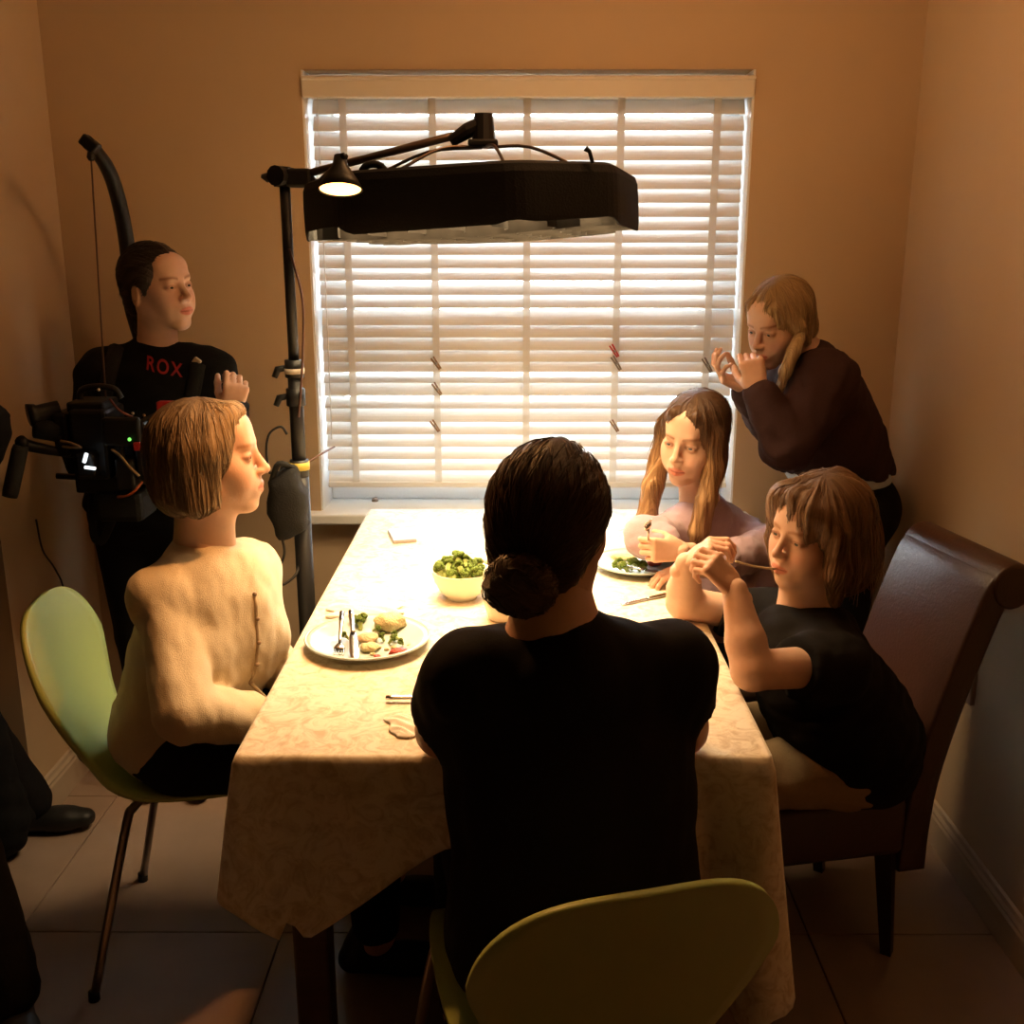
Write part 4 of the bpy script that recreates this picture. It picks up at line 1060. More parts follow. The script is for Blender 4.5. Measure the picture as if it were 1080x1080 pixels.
# ================================================================== people
def up_(p, dz): return Vector(p) + Vector((0, 0, dz))
m_blackcloth = mat('black_trousers', (.012, .011, .012), .85, var=.2, scale=120, bump=.15, spec=.12)
def legs_prims(S, hipL, hipR, kneeL, kneeR, ankL, ankR, toe, thigh=.078, e=0.):
    for h_, k_, a_ in ((hipL, kneeL, ankL), (hipR, kneeR, ankR)):
        S.ch([h_, k_, a_], [thigh, .056, .042], k=.04, e=e)
def shoe(root, ank, d, m, L=.20):
    a = Vector(ank); d = Vector(d).normalized(); g = Vector((a.x, a.y, .034))
    S = Sdf(); S.rc(g - d * .05, g + d * L * .45, .034, .036, .02, flat=((0, 0, 1), .85)); S.rc(g + d * L * .3, g + d * L * .75, .037, .030, .02, flat=((0, 0, 1), .8)); S.rc(g - d * .035 + Vector((0, 0, .03)), g - d * .02 + Vector((0, 0, .06)), .036, .036, .02)
    S.cut((0, 0, .002), (0, 0, -1))
    return cloth_object('shoe', root, S, .006, m)
m_shoe = mat('black_shoe', (.015, .014, .014), .5, var=.2)

# ---------------------------------------------------------------- older woman, left of the table
def older_woman():
    root = person_root((-.70, 2.05, 0), 'older woman in a cream cardigan sitting on the left of the table')
    M = head_matrix(P(221, 482, 2.03), (.985, .10, .035), R(-2), .985)
    sl, sr = P(261, 602, 2.14), P(170, 630, 1.93)      # her left is the far side
    chest = (sl + sr) / 2 + Vector((.005, 0, -.075)); pel = Vector((-.70, 2.05, .535)); nb = P(212, 581, 2.05)
    eR, wR = P(196, 752, 1.80), P(278, 758, 1.93); eL, wL = P(279, 690, 2.25), P(306, 712, 2.10)
    hd = Sdf(M); head_prims(hd, nose=.98, jaw=.96, lips=.7, cheek=.95)
    hb = M @ Vector((0, -.022, -.07))
    hd.M = None; hd.rc(hb, nb - Vector((0, 0, .03)), .049, .054, .03); hd.rc(hb + Vector((.03, 0, -.01)), nb + Vector((.045, -.01, -.045)), .028, .028, .03)
    body = Sdf(); torso_prims(body, pel, chest, nb, sl, sr, cd=.09, cw=.14); limb(body, [sr, eR, wR], [.045, .038, .026]); limb(body, [sl, eL, wL], [.045, .038, .026]); body.rc(hb, nb, .052, .055, .03)
    hL, hR = pel + Vector((.03, .09, -.03)), pel + Vector((.03, -.09, -.03))
    kL, kR = Vector((-.30, 2.15, .50)), Vector((-.30, 1.95, .50)); aL, aR = Vector((-.30, 2.17, .09)), Vector((-.30, 1.93, .09))
    legs_prims(body, hL, hR, kL, kR, aL, aR, None, .07)
    h1 = Sdf(); hand_prims(h1, wR, (.9, .25, -.2), (0, .2, -1), thumb=-1, sc=.9)
    h2 = Sdf(); hand_prims(h2, wL, (.6, -.7, -.35), (0, 0, -1), thumb=1, sc=.9)
    body_object(root, body, .009, M, hd, .0028, [h1, h2], dict(brow=(.62, .46, .34), lip=(.9, .52, .47), blush=.3), .0035)
    eyes(M, root, (.16, .22, .26), (R(-4), 0))
    # cardigan
    S = Sdf(); lat, fw, up = torso_prims(S, pel - Vector((.01, 0, .01)), chest, nb, sl, sr, hw=.165, hd=.120, ww=.145, wd=.112, cw=.150, cd=.108, sr_=.056, e=.005, bust=.042)
    S.rc(nb - up * .05, nb - up * .016, .066, .057, .03)
    limb(S, [sr + Vector((0, .01, 0)), eR, eR * .25 + wR * .75, wR + (wR - eR) * .05], [.060, .052, .046, .034], .018)
    limb(S, [sl, eL, eL * .2 + wL * .8, wL], [.058, .050, .044, .034], .02)
    S.cut(pel + Vector((0, 0, -.105)), (0, 0, -1), .02)
    f1 = fold_disp(.0055, 3, 17); f2 = fold_disp(.0032, 9, 48)
    S.disp = lambda X, Y, Z: f1(X, Y, Z * .5) + f2(X, Y * .7, Z * .6)
    m = mat('cream_knit', (.66, .55, .38), .85, var=.06, scale=200, bump=.25, bscale=500, sheen=.3)
    co = cloth_object('cardigan', root, S, .0075, m, 1)
    # button placket: raised strip down the front with small buttons
    mp = mat('cardigan_edge', (.42, .31, .19), .8); mb = mat('cardigan_button', (.30, .2, .12), .35)
    dep = bpy.context.evaluated_depsgraph_get()
    pts = []
    from mathutils.bvhtree import BVHTree
    bv = BVHTree.FromPolygons([v.co.copy() for v in co.data.vertices], [tuple(p.vertices) for p in co.data.polygons])
    for t in range(17):
        q = nb.lerp(pel + fw * .10, t / 16); o = q + fw * .6; hit = bv.ray_cast(o, -fw)
        if hit[0] is not None and t > 0: pts.append(hit[0] + fw * .0008)
    pts = pts[:-6]
    tube('placket', pts, .0038, mp, root, 6)
    for i in range(0, len(pts), 2):
        bm = bmesh.new(); bmesh.ops.create_uvsphere(bm, u_segments=10, v_segments=6, radius=.0048, matrix=Matrix.Translation(pts[i] + fw * .003)); bm_obj('button', bm, mb, root, True)
    # collar rib
    ring = [nb + (lat * math.cos(a) * .058 + fw * math.sin(a) * .058) + up * (-.012 - .030 * max(0, math.sin(a))) for a in [2 * math.pi * k / 28 for k in range(29)]]
    tube('collar', ring, .005, mp, root, 6)
    # trousers
    S = Sdf(); S.el(pel - Vector((0, 0, .03)), (.15, .165, .10), k=.05); legs_prims(S, hL, hR, kL, kR, up_(aL, .03), up_(aR, .03), None, .082, .006); S.disp = fold_disp(.004, 4, 25)
    cloth_object('trousers', root, S, .010, m_blackcloth)
    for a in (aL, aR): shoe(root, a, (1, 0, 0), m_shoe)
    # bob
    S = Sdf(M)
    S.el((0, -.018, .030), (.089, .107, .092), k=.02)
    S.el((0, -.055, -.035), (.086, .070, .085), k=.03)
    for s in (-1, 1):
        S.rc((s * .074, -.012, .02), (s * .078, -.016, -.085), .022, .020, .03, flat=((0, 1, 0), 1.9))
        S.rc((s * .03, .055, .085), (s * .074, .012, .020), .018, .014, .03)
    S.el((0, .118, -.035), (.100, .092, .120), k=.012, op='s')
    S.el((0, .128, .045), (.075, .075, .044), k=.02, op='s')
    S.el((0, -.0, -.125), (.06, .055, .05), k=.02, op='s')
    S.cut((0, 0, -.118), (0, .25, -1), .012)
    hm = hair_mat('grey_blond_hair', (.14, .095, .055), (.42, .31, .19), 22, 6)
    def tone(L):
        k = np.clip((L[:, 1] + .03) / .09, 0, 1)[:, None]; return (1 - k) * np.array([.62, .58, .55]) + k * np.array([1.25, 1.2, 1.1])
    hair_object(root, S, .0042, hm, M, tone=tone, groove=.0028, gf=21, nstr=900)
    # small ring pendant
    c = nb + fw * .072 - up * .045; pr = [c + lat * .012 * math.cos(a) + up * .016 * math.sin(a) for a in [2 * math.pi * k / 16 for k in range(17)]]
    tube('ring_pendant', pr, .003, mat('copper_pendant', (.45, .22, .12), .35, .8), root, 6)
older_woman()

# ---------------------------------------------------------------- person with a bun, back to the camera
def bun_person():
    root = person_root((.07, 1.33, 0), 'person with hair in a low bun and a black T-shirt seen from behind')
    M = head_matrix(P(581, 551, 1.41), (.33, .94, -.06), R(3), 1.0)
    sl, sr = P(496, 716, 1.37), P(704, 704, 1.44)
    nb = P(592, 664, 1.385); chest = (sl + sr) / 2 + Vector((0, .01, -.10)); pel = Vector((.09, 1.335, .545))
    eL, wL = P(468, 790, 1.46), P(560, 772, 1.66); eL.z = .805; wL.z = .795
    eR, wR = P(716, 795, 1.47), P(640, 770, 1.68); eR.z = .805; wR.z = .795
    hd = Sdf(M); head_prims(hd); hb = M @ Vector((0, -.02, -.06)); hd.M = None; hd.rc(hb, nb - Vector((0, 0, .04)), .056, .062, .03)
    body = Sdf(); torso_prims(body, pel, chest, nb, sl, sr, cw=.16); limb(body, [sl, eL, wL], [.052, .042, .028]); limb(body, [sr, eR, wR], [.052, .042, .028]); body.rc(hb, nb - Vector((0, 0, .03)), .058, .064, .03)
    hL, hR = pel + Vector((-.09, .03, -.03)), pel + Vector((.09, .03, -.03)); kL, kR = Vector((-.10, 1.77, .51)), Vector((.16, 1.77, .51)); aL, aR = Vector((-.10, 1.70, .09)), Vector((.17, 1.74, .09))
    legs_prims(body, hL, hR, kL, kR, aL, aR, None, .075)
    h1 = Sdf(); hand_prims(h1, wL, (.8, .5, 0), (0, 0, -1), thumb=-1, curl=(15, 15, 18, 20)); h2 = Sdf(); hand_prims(h2, wR, (-.8, .5, 0), (0, 0, -1), thumb=1, curl=(15, 15, 18, 20))
    body_object(root, body, .009, M, hd, .0035, [h1, h2], None, .0035)
    eyes(M, root)
    S = Sdf(); lat, fw, up = torso_prims(S, pel, chest, nb, sl, sr, hw=.190, hd=.14, ww=.178, wd=.135, cw=.178, cd=.128, sr_=.058, e=.005)
    S.rc(nb - up * .06, nb - up * .022, .075, .064, .03)
    S.rc(sl, sl.lerp(eL, .72), .063, .058, .03, cuts=[(sl.lerp(eL, .66), (eL - sl).normalized())])
    S.rc(sr, sr.lerp(eR, .72), .063, .058, .03, cuts=[(sr.lerp(eR, .66), (eR - sr).normalized())])
    f1 = fold_disp(.006, 13, 22); S.disp = f1
    S.cut(pel + Vector((0, 0, -.09)), (0, 0, -1), .02)
    cloth_object('t_shirt', root, S, .008, mat('black_tshirt', (.012, .010, .009), .9, var=.15, scale=150, bump=.15, spec=.12))
    S = Sdf(); S.el(pel - Vector((0, 0, .03)), (.17, .14, .10), k=.05); legs_prims(S, hL, hR, kL, kR, up_(aL, .03), up_(aR, .03), None, .084, .006); cloth_object('trousers', root, S, .011, m_blackcloth)
    for a in (aL, aR): shoe(root, a, (0, 1, 0), m_shoe)
    S = Sdf(M)
    S.el((0, -.017, .032), (.079, .101, .088), k=.02)
    S.el((0, -.058, -.03), (.068, .050, .062), k=.03)
    for s in (-1, 1): S.el((s * .064, -.015, .012), (.016, .040, .045), k=.02)
    S.el((0, .115, -.03), (.09, .085, .125), k=.012, op='s')
    for s in (-1, 1): S.el((s * .082, .006, -.028), (.020, .036, .040), k=.008, op='s')
    hm = hair_mat('dark_brown_hair', (.028, .016, .011), (.11, .062, .036), 26, 8)
    hair_object(root, S, .0042, hm, M, axis='y', pole=(0, 0, -.05), groove=.0022, gf=24, nstr=900)
    S = Sdf(M); S.el((0, -.118, -.062), (.050, .036, .042), k=.01)
    for i in range(9):
        a = i * 2.4; S.rc((.026 * math.cos(a), -.125 + .012 * math.sin(i), -.062 + .022 * math.sin(a)), (.034 * math.cos(a + 1.6), -.128, -.062 + .028 * math.sin(a + 1.6)), .014, .010, .006)
    hair_object(root, S, .0038, hm, M, axis='y', pole=(0, 0, -.062), groove=.003, gf=9, name='hair_bun')
bun_person()

# ---------------------------------------------------------------- girl by the window
def girl():
    root = person_root((.58, 2.58, 0), 'girl with long honey hair in a lilac sweatshirt near the window')
    M = head_matrix(P(732, 460, 2.50), (-.56, -.80, -.16), R(-6), .93)
    sR, sL = P(706, 566, 2.46), P(784, 566, 2.62)       # her right is image-left
    nb = P(739, 533, 2.53); chest = (sL + sR) / 2 + Vector((.01, .01, -.07)); pel = Vector((.585, 2.585, .53))
    eR, wR = P(681, 566, 2.36), P(719, 581, 2.27); eR.z = max(eR.z, .82); wR.z = max(wR.z, .83); eL, wL = P(806, 612, 2.46), P(742, 607, 2.28); eL.z = .80; wL.z = .80; 
    hd = Sdf(M); head_prims(hd, nose=.9, jaw=.93, lips=1.0); hb = M @ Vector((0, -.02, -.06)); hd.M = None; hd.rc(hb, nb - Vector((0, 0, .03)), .047, .050, .025)
    body = Sdf(); torso_prims(body, pel, chest, nb, sR, sL, cw=.12, cd=.08, hw=.13, sr_=.045) if False else torso_prims(body, pel, chest, nb, sL, sR, cw=.12, cd=.08, hw=.13, sr_=.045)
    limb(body, [sR, eR, wR], [.038, .032, .022]); limb(body, [sL, eL, wL], [.038, .032, .022]); body.rc(hb, nb, .045, .048, .02)
    hL, hR = pel + Vector((0, .08, -.03)), pel + Vector((0, -.08, -.03)); kL, kR = Vector((.24, 2.62, .50)), Vector((.24, 2.44, .50)); aL, aR = Vector((.26, 2.62, .09)), Vector((.26, 2.44, .09))
    legs_prims(body, hL, hR, kL, kR, aL, aR, None, .062)
    fd = (P(683, 548, 2.24) - wR).normalized()
    h1 = Sdf(); hand_prims(h1, wR, (-.9, -.2, .08), (.1, .9, -.2), thumb=-1, curl=(46, 54, 58, 62), tcurl=40, sc=.78)
    h2 = Sdf(); hand_prims(h2, wL, (-.9, -.2, 0), (0, 0, -1), thumb=-1, curl=(20, 22, 25, 28), sc=.8)
    body_object(root, body, .009, M, hd, .0026, [h1, h2], dict(brow=(.42, .28, .2), lip=(.95, .48, .46), lash=(.22, .14, .12)), .0026)
    eyes(M, root, (.14, .2, .26), (R(8), R(-6)))
    S = Sdf(); lat, fw, up = torso_prims(S, pel, chest, nb, sL, sR, hw=.15, hd=.11, ww=.13, wd=.10, cw=.128, cd=.095, sr_=.046, e=.005, bust=.03)
    S.rc(nb - up * .055, nb - up * .020, .058, .051, .02)
    limb(S, [sR, eR, eR.lerp(wR, .45)], [.048, .047, .040], .018); limb(S, [sL, eL, eL.lerp(wL, .8)], [.050, .047, .038], .02)
    f1 = fold_disp(.006, 23, 30); f2 = fold_disp(.003, 29, 60); S.disp = lambda X, Y, Z: f1(X, Y, Z) + f2(X, Y, Z)
    cloth_object('sweatshirt', root, S, .0065, mat('lilac_sweatshirt', (.42, .28, .32), .9, var=.06, scale=200, bump=.2, bscale=400, sheen=.3))
    ring = [nb + (lat * math.cos(a) * .052 + fw * math.sin(a) * .052) + up * (-.012 - .022 * max(0, math.sin(a))) for a in [2 * math.pi * k / 24 for k in range(25)]]
    tube('choker', [p + up * .014 for p in ring], .0028, mat('dark_choker', (.08, .03, .03), .5), root, 6)
    S = Sdf(); S.el(pel - Vector((0, 0, .03)), (.13, .14, .09), k=.05); legs_prims(S, hL, hR, kL, kR, up_(aL, .03), up_(aR, .03), None, .068, .006); cloth_object('trousers', root, S, .011, m_blackcloth)
    for a in (aL, aR): shoe(root, a, (-1, 0, 0), m_shoe, .17)
    S = Sdf(M)
    S.el((0, -.016, .034), (.081, .102, .089), k=.02)
    S.el((0, -.052, -.07), (.076, .045, .12), k=.03)
    for s in (-1, 1):
        S.rc((s * .030, .070, .080), (s * .070, .030, .02), .016, .020, .02)
        S.ch([(s * .068, .022, .02), (s * .077, .032, -.06), (s * .078, .066, -.135), (s * .074, .098, -.215), (s * .070, .108, -.275)], [.021, .023, .024, .022, .012], k=.02, flat=((0, 1, 0), 1.35))
    S.el((0, .118, -.035), (.064, .082, .103), k=.010, op='s')
    S.el((0, .135, .045), (.040, .065, .034), k=.02, op='s')
    hm = hair_mat('honey_hair', (.17, .085, .038), (.52, .32, .15), 20, 5)
    def tone(L):
        k = np.clip((.06 - L[:, 2]) / .10, 0, 1)[:, None]; return (1 - k) * np.array([.30, .25, .24]) + k * np.array([1.15, 1.1, 1.05])
    hair_object(root, S, .004, hm, M, tone=tone, groove=.0028, gf=22, seed=5, nstr=900)
    # fork in her hand
    g0 = wR + Vector((-.9, -.2, .08)).normalized() * .080 + Vector((0, .012, .020))
    tip = P(684, 549, 2.22); d = (tip - g0).normalized()
    fork(g0 - d * .055, tip, 'silver fork held up in the girl\'s right hand', 0, up=Vector((.3, -1, .4)))
girl()

# ---------------------------------------------------------------- boy on the leather chair
def boy():
    root = person_root((.68, 1.97, 0), 'boy with a shaggy bob and black T-shirt leaning his elbows on the table')
    M = head_matrix(P(860, 560, 1.93), (-.86, -.50, -.06), R(-8), .90)
    sN, sF = P(878, 702, 1.80), P(824, 656, 2.04)      # near = his left
    nb = P(852, 648, 1.94); chest = (sN + sF) / 2 + Vector((.03, .01, -.075)); pel = Vector((.70, 1.985, .525))
    eN, wN = P(792, 722, 1.70), P(775, 622, 1.765); eN.z = TZ + .040
    eF, wF = P(720, 643, 2.06), P(724, 594, 2.00); eF.z = TZ + .038
    hd = Sdf(M); head_prims(hd, nose=.85, jaw=.97, cheek=1.1, lips=1.1); hb = M @ Vector((0, -.02, -.06)); hd.M = None; hd.rc(hb, nb - Vector((0, 0, .03)), .042, .045, .025); hd.rc(hb + Vector((-.03, 0, -.01)), nb + Vector((-.05, -.015, -.045)), .03, .026, .03)
    body = Sdf(); torso_prims(body, pel, chest, nb, sF, sN, cw=.11, cd=.075, hw=.11, ww=.10, wd=.075, sr_=.04) if False else torso_prims(body, pel, chest, nb, sN, sF, cw=.11, cd=.075, hw=.11, ww=.10, wd=.075, sr_=.04)
    limb(body, [sN, eN, eN.lerp(wN, .35), wN], [.040, .035, .035, .023]); limb(body, [sF, eF, eF.lerp(wF, .35), wF], [.038, .034, .034, .023]); body.rc(hb, nb, .040, .044, .02)
    hN, hF = pel + Vector((0, -.075, -.03)), pel + Vector((0, .07, -.03)); kN, kF = Vector((.34, 1.84, .515)), Vector((.36, 2.04, .51)); aN, aF = Vector((.36, 1.84, .15)), Vector((.38, 2.04, .15))
    legs_prims(body, hN, hF, kN, kF, aN, aF, None, .058)
    tN = (P(758, 592, 1.80) - wN).normalized(); tF = (P(745, 576, 1.92) - wF).normalized()
    h1 = Sdf(); hand_prims(h1, wN, (-.62, .10, .70), (-.35, .65, -.5), thumb=-1, curl=(46, 54, 58, 60), tcurl=35, sc=.76)
    h2 = Sdf(); hand_prims(h2, wF, (.62, -.30, .65), (.45, .1, -.75), thumb=1, curl=(42, 50, 54, 56), tcurl=35, sc=.76)
    body_object(root, body, .006, M, hd, .0026, [h1, h2], dict(brow=(.6, .42, .3), lip=(.98, .55, .5), blush=.4, lash=(.3, .2, .17)), .0025)
    eyes(M, root, (.1, .09, .08), (R(5), R(-4)))
    S = Sdf(); lat, fw, up = torso_prims(S, pel, chest, nb, sN, sF, hw=.155, hd=.125, ww=.145, wd=.115, cw=.142, cd=.105, sr_=.052, e=.006)
    S.rc(nb - up * .05, nb - up * .024, .056, .047, .02)
    S.rc(sN, sN.lerp(eN, .80), .060, .054, .03, cuts=[(sN.lerp(eN, .46), (eN - sN).normalized())])
    S.rc(sF, sF.lerp(eF, .80), .058, .050, .03, cuts=[(sF.lerp(eF, .60), (eF - sF).normalized())])
    S.disp = fold_disp(.007, 33, 26); S.cut(pel + Vector((0, 0, -.11)), (0, 0, -1), .02)
    cloth_object('t_shirt', root, S, .0065, mat('boys_black_tshirt', (.011, .009, .008), .9, var=.2, scale=150, bump=.2, spec=.12))
    S = Sdf(); S.el(pel - Vector((0, 0, .025)), (.12, .13, .085), k=.05); legs_prims(S, hN, hF, kN, kF, up_(aN, -.02), up_(aF, -.02), None, .066, .006); S.disp = fold_disp(.006, 41, 30)
    cloth_object('trousers', root, S, .009, mat('beige_trousers', (.34, .24, .13), .9, var=.1, scale=120, bump=.2))
    for a in (aN, aF):
        S = Sdf(); g = Vector((a.x, a.y, a.z - .06)); S.rc(g + Vector((.03, 0, 0)), g + Vector((-.10, 0, -.02)), .036, .030, .02); S.rc(g, g + Vector((0, 0, .05)), .034, .034, .02); cloth_object('shoe', root, S, .006, m_shoe)
    # shaggy bob
    S = Sdf(M)
    S.el((0, -.026, .034), (.094, .116, .098), k=.02)
    S.el((0, -.072, -.062), (.100, .086, .098), k=.03)
    for s in (-1, 1):
        S.ch([(s * .05, .060, .075), (s * .080, .028, .03), (s * .088, .014, -.05), (s * .082, .004, -.125)], [.022, .026, .028, .014], k=.03)
        S.rc((s * .005, .070, .092), (s * .056, .066, .060), .018, .010, .02)
    S.el((0, .125, -.045), (.066, .086, .094), k=.012, op='s')
    S.el((0, .0, -.14), (.05, .06, .05), k=.02, op='s')
    hm = hair_mat('light_brown_hair', (.10, .048, .022), (.34, .19, .09), 16, 6)
    hair_object(root, S, .0042, hm, M, groove=.0050, gf=13, seed=8, nstr=900)
    rn = random.Random(4); L = []
    for i in range(150):
        a = rn.uniform(-2.9, 2.9); r0 = rn.uniform(.9, 1.04); sx_, sy_ = math.sin(a), math.cos(a)
        if sy_ > .35: continue
        L.append([(.085 * sx_, -.03 + .10 * sy_, .07), (.100 * sx_ * r0, -.035 + .122 * sy_ * r0, .0), (.108 * sx_ * r0, -.045 + .122 * sy_ * r0, -.07), ((.10 + rn.uniform(-.01, .02)) * sx_, -.05 + (.11 + rn.uniform(-.01, .03)) * sy_, -.125 + rn.uniform(-.025, .03))])
    strands(root, 'loose_hair', mat('light_brown_strand', (.30, .16, .075), .45), M, L, .0016)
    # thin stick of food from mouth to hand
    a, b = M @ Vector((.0, .104, -.066)), P(776, 592, 1.83)
    tag(tube('cheese_string', [a, a.lerp(b, .5) + Vector((0, 0, -.003)), b], .0022, mat('pale_cheese', (.72, .58, .36), .5), None, 6, 4), 'thin pale string of food stretched from the boy\'s mouth to his hand', 'food')
boy()

# ---------------------------------------------------------------- crew member with the camera rig
m_crew = mat('black_sweatshirt', (.010, .010, .011), .9, var=.2, scale=150, bump=.2, spec=.12)
def crew_left():
    root = person_root((-1.0, 2.76, 0), 'woman in a black sweatshirt standing behind the film camera in the corner')
    M = head_matrix(P(167, 303, 2.72), (.87, -.49, .05), R(4), .93)
    sR, sL = P(110, 398, 2.70), P(222, 396, 2.74)
    nb = P(166, 363, 2.74); chest = (sL + sR) / 2 + Vector((0, .02, -.10)); pel = Vector((-1.0, 2.76, .84))
    eR, wR = P(92, 480, 2.66), P(140, 470, 2.50); eL, wL = P(238, 468, 2.66), P(244, 436, 2.50)
    hd = Sdf(M); head_prims(hd, nose=1.0, jaw=.95); hb = M @ Vector((0, -.02, -.06)); hd.M = None; hd.rc(hb, nb - Vector((0, 0, .03)), .048, .052, .025)
    body = Sdf(); torso_prims(body, pel, chest, nb, sL, sR, cw=.13, cd=.085); limb(body, [sR, eR, wR], [.042, .035, .024]); limb(body, [sL, eL, wL], [.042, .035, .024]); body.rc(hb, nb, .046, .05, .02)
    hL, hR = pel + Vector((.08, 0, -.03)), pel + Vector((-.08, 0, -.03)); kL, kR = Vector((-.93, 2.74, .46)), Vector((-1.06, 2.74, .46)); aL, aR = Vector((-.92, 2.78, .09)), Vector((-1.06, 2.78, .09))
    legs_prims(body, hL, hR, kL, kR, aL, aR, None, .07)
    h1 = Sdf(); hand_prims(h1, wL, (.25, -.2, .8), (-.3, .85, .1), thumb=1, curl=(60, 70, 74, 76), tcurl=50, sc=.85)
    h2 = Sdf(); hand_prims(h2, wR, (.8, -.5, .1), (0, 0, -1), thumb=-1, curl=(45, 50, 55, 60), sc=.85)
    body_object(root, body, .010, M, hd, .0028, [h1, h2], dict(brow=(.35, .24, .18), lip=(.9, .42, .42), blush=.35), .003)
    eyes(M, root, (.1, .1, .1), (0, 0))
    S = Sdf(); lat, fw, up = torso_prims(S, pel, chest, nb, sL, sR, hw=.165, hd=.125, ww=.155, wd=.12, cw=.165, cd=.118, sr_=.060, e=.006, bust=.03)
    S.rc(nb - up * .055, nb - up * .022, .062, .052, .02)
    limb(S, [sR, eR, wR], [.060, .056, .040], .03); limb(S, [sL, eL, wL], [.060, .056, .040], .03); S.disp = fold_disp(.008, 51, 24)
    sw = cloth_object('sweatshirt', root, S, .009, m_crew)
    S = Sdf(); S.el(pel - Vector((0, 0, .03)), (.155, .12, .10), k=.05); legs_prims(S, hL, hR, kL, kR, up_(aL, .02), up_(aR, .02), None, .080, .006); cloth_object('trousers', root, S, .012, m_blackcloth)
    for a in (aL, aR): shoe(root, a, (.2, -1, 0), m_shoe)
    S = Sdf(M)
    S.el((0, -.017, .034), (.082, .103, .090), k=.02); S.el((0, -.060, -.03), (.064, .048, .060), k=.03)
    for s in (-1, 1): S.el((s * .060, -.006, .028), (.022, .052, .046), k=.02)
    S.cut((0, .082, .082), (0, .10, -.060), .010); S.el((0, .125, -.05), (.08, .07, .10), k=.01, op='s')
    for s in (-1, 1): S.el((s * .082, -.004, -.022), (.020, .026, .034), k=.006, op='s')
    S.ch([(0, -.085, -.05), (0, -.088, -.11), (.0, -.07, -.19)], [.026, .022, .010], k=.02)
    hm = hair_mat('black_brown_hair', (.010, .008, .007), (.05, .032, .022), 24, 8)
    hair_object(root, S, .0045, hm, M, axis='y', pole=(0, 0, -.03), groove=.0018, gf=20)
    # red chest lettering laid on the cloth
    bv_co = sw.data
    from mathutils.bvhtree import BVHTree
    bv = BVHTree.FromPolygons([v.co.copy() for v in bv_co.vertices], [tuple(p.vertices) for p in bv_co.polygons])
    mr = mat('red_print', (.38, .015, .02), .6)
    cv = bpy.data.curves.new('letters', 'FONT'); cv.body = 'ROX'; cv.size = 1; cv.align_x = 'CENTER'; cv.align_y = 'CENTER'; cv.space_character = 1.25; cv.offset = .02
    to = bpy.data.objects.new('letters', cv); COL.objects.link(to); dg = bpy.context.evaluated_depsgraph_get(); me = bpy.data.meshes.new_from_object(to.evaluated_get(dg)); bpy.data.objects.remove(to)
    bm = bmesh.new(); bm.from_mesh(me); bmesh.ops.subdivide_edges(bm, edges=bm.edges[:], cuts=1); bmesh.ops.triangulate(bm, faces=bm.faces[:])
    ctr = P(169, 393, 2.6); sz = .038
    for v in bm.verts:
        o = ctr - lat * (v.co.x * sz) + Vector((0, 0, 1)) * (v.co.y * sz * 1.1); o = o + fw * .3; hit = bv.ray_cast(o, -fw)
        v.co = (hit[0] + fw * .0025) if hit[0] is not None else o - fw * .35
    bm_obj('chest_lettering', bm, mr, root)
    # camera support vest: straps and buckle, curved arm over the head, suspension line
    vest = empty('camera_support_vest', (-1.0, 2.80, .9), 'black camera support rig with a curved overhead arm behind the crew woman', 'camera support')
    for s, (sh) in ((-1, sR), (1, sL)):
        pts = []
        for t in range(13):
            u = t / 12; q = nb.lerp(sh, .80) + up * (.10 - .42 * u); hit = bv.ray_cast(q + fw * .5, -fw)
            if hit[0] is not None: pts.append(hit[0] + fw * .004)
        if len(pts) > 2: tube('shoulder_strap', pts, .02, m_blackm, vest, 8, flat=(fw, .25))
    pk = P(203, 372, 2.64); pk = bv.find_nearest(pk)[0] + Vector((0, -.004, .002)); box('buckle', pk - Vector((.010, .006, .012)), pk + Vector((.010, .006, .012)), mat('buckle_tan', (.5, .36, .2), .4), vest, .003, Matrix.Translation(pk) @ Matrix.Rotation(R(38), 4, 'Y') @ Matrix.Translation(-pk))
    bx = nb + Vector((-.03, .13, 0))
    ap = [Vector((bx.x, 2.93, .95)), P(141, 330, 2.91), P(137, 285, 2.88), P(131, 240, 2.84), P(122, 200, 2.79), P(112, 175, 2.74), P(100, 158, 2.68), P(92, 150, 2.63)]
    tube('overhead_arm', ap, [.022, .022, .021, .020, .019, .018, .0165, .016], m_black, vest, 12, 5)
    tp = P(95, 152, 2.64); 
    bm = bmesh.new(); add_box(bm, tp - Vector((.022, .016, .014)), tp + Vector((.022, .016, .014)), .005, Matrix.Translation(tp) @ Matrix.Rotation(R(40), 4, 'Y') @ Matrix.Translation(-tp)); arm_end = bm_obj('arm_pulley', bm, m_black, vest)
    kp_ = P(96, 166, 2.63); tube('pulley_hook', [kp_ + Vector((0, 0, .012)), kp_, kp_ - Vector((0, 0, .008))], [.008, .011, .006], m_black, vest, 8)
    tube('suspension_line', [kp_, P(103, 280, 2.57), P(109, 380, 2.52), P(112, 428, 2.49)], .0022, mat('brown_line', (.10, .05, .03), .6), vest, 6)
    hb_ = [Vector((-1.0 + .165 * math.cos(a), 2.77 + .135 * math.sin(a), .93)) for a in [2 * math.pi * k / 20 for k in range(21)]]
    tube('hip_belt', hb_, .03, m_blackm, vest, 8, flat=((0, 0, 1), 1.5))
crew_left()

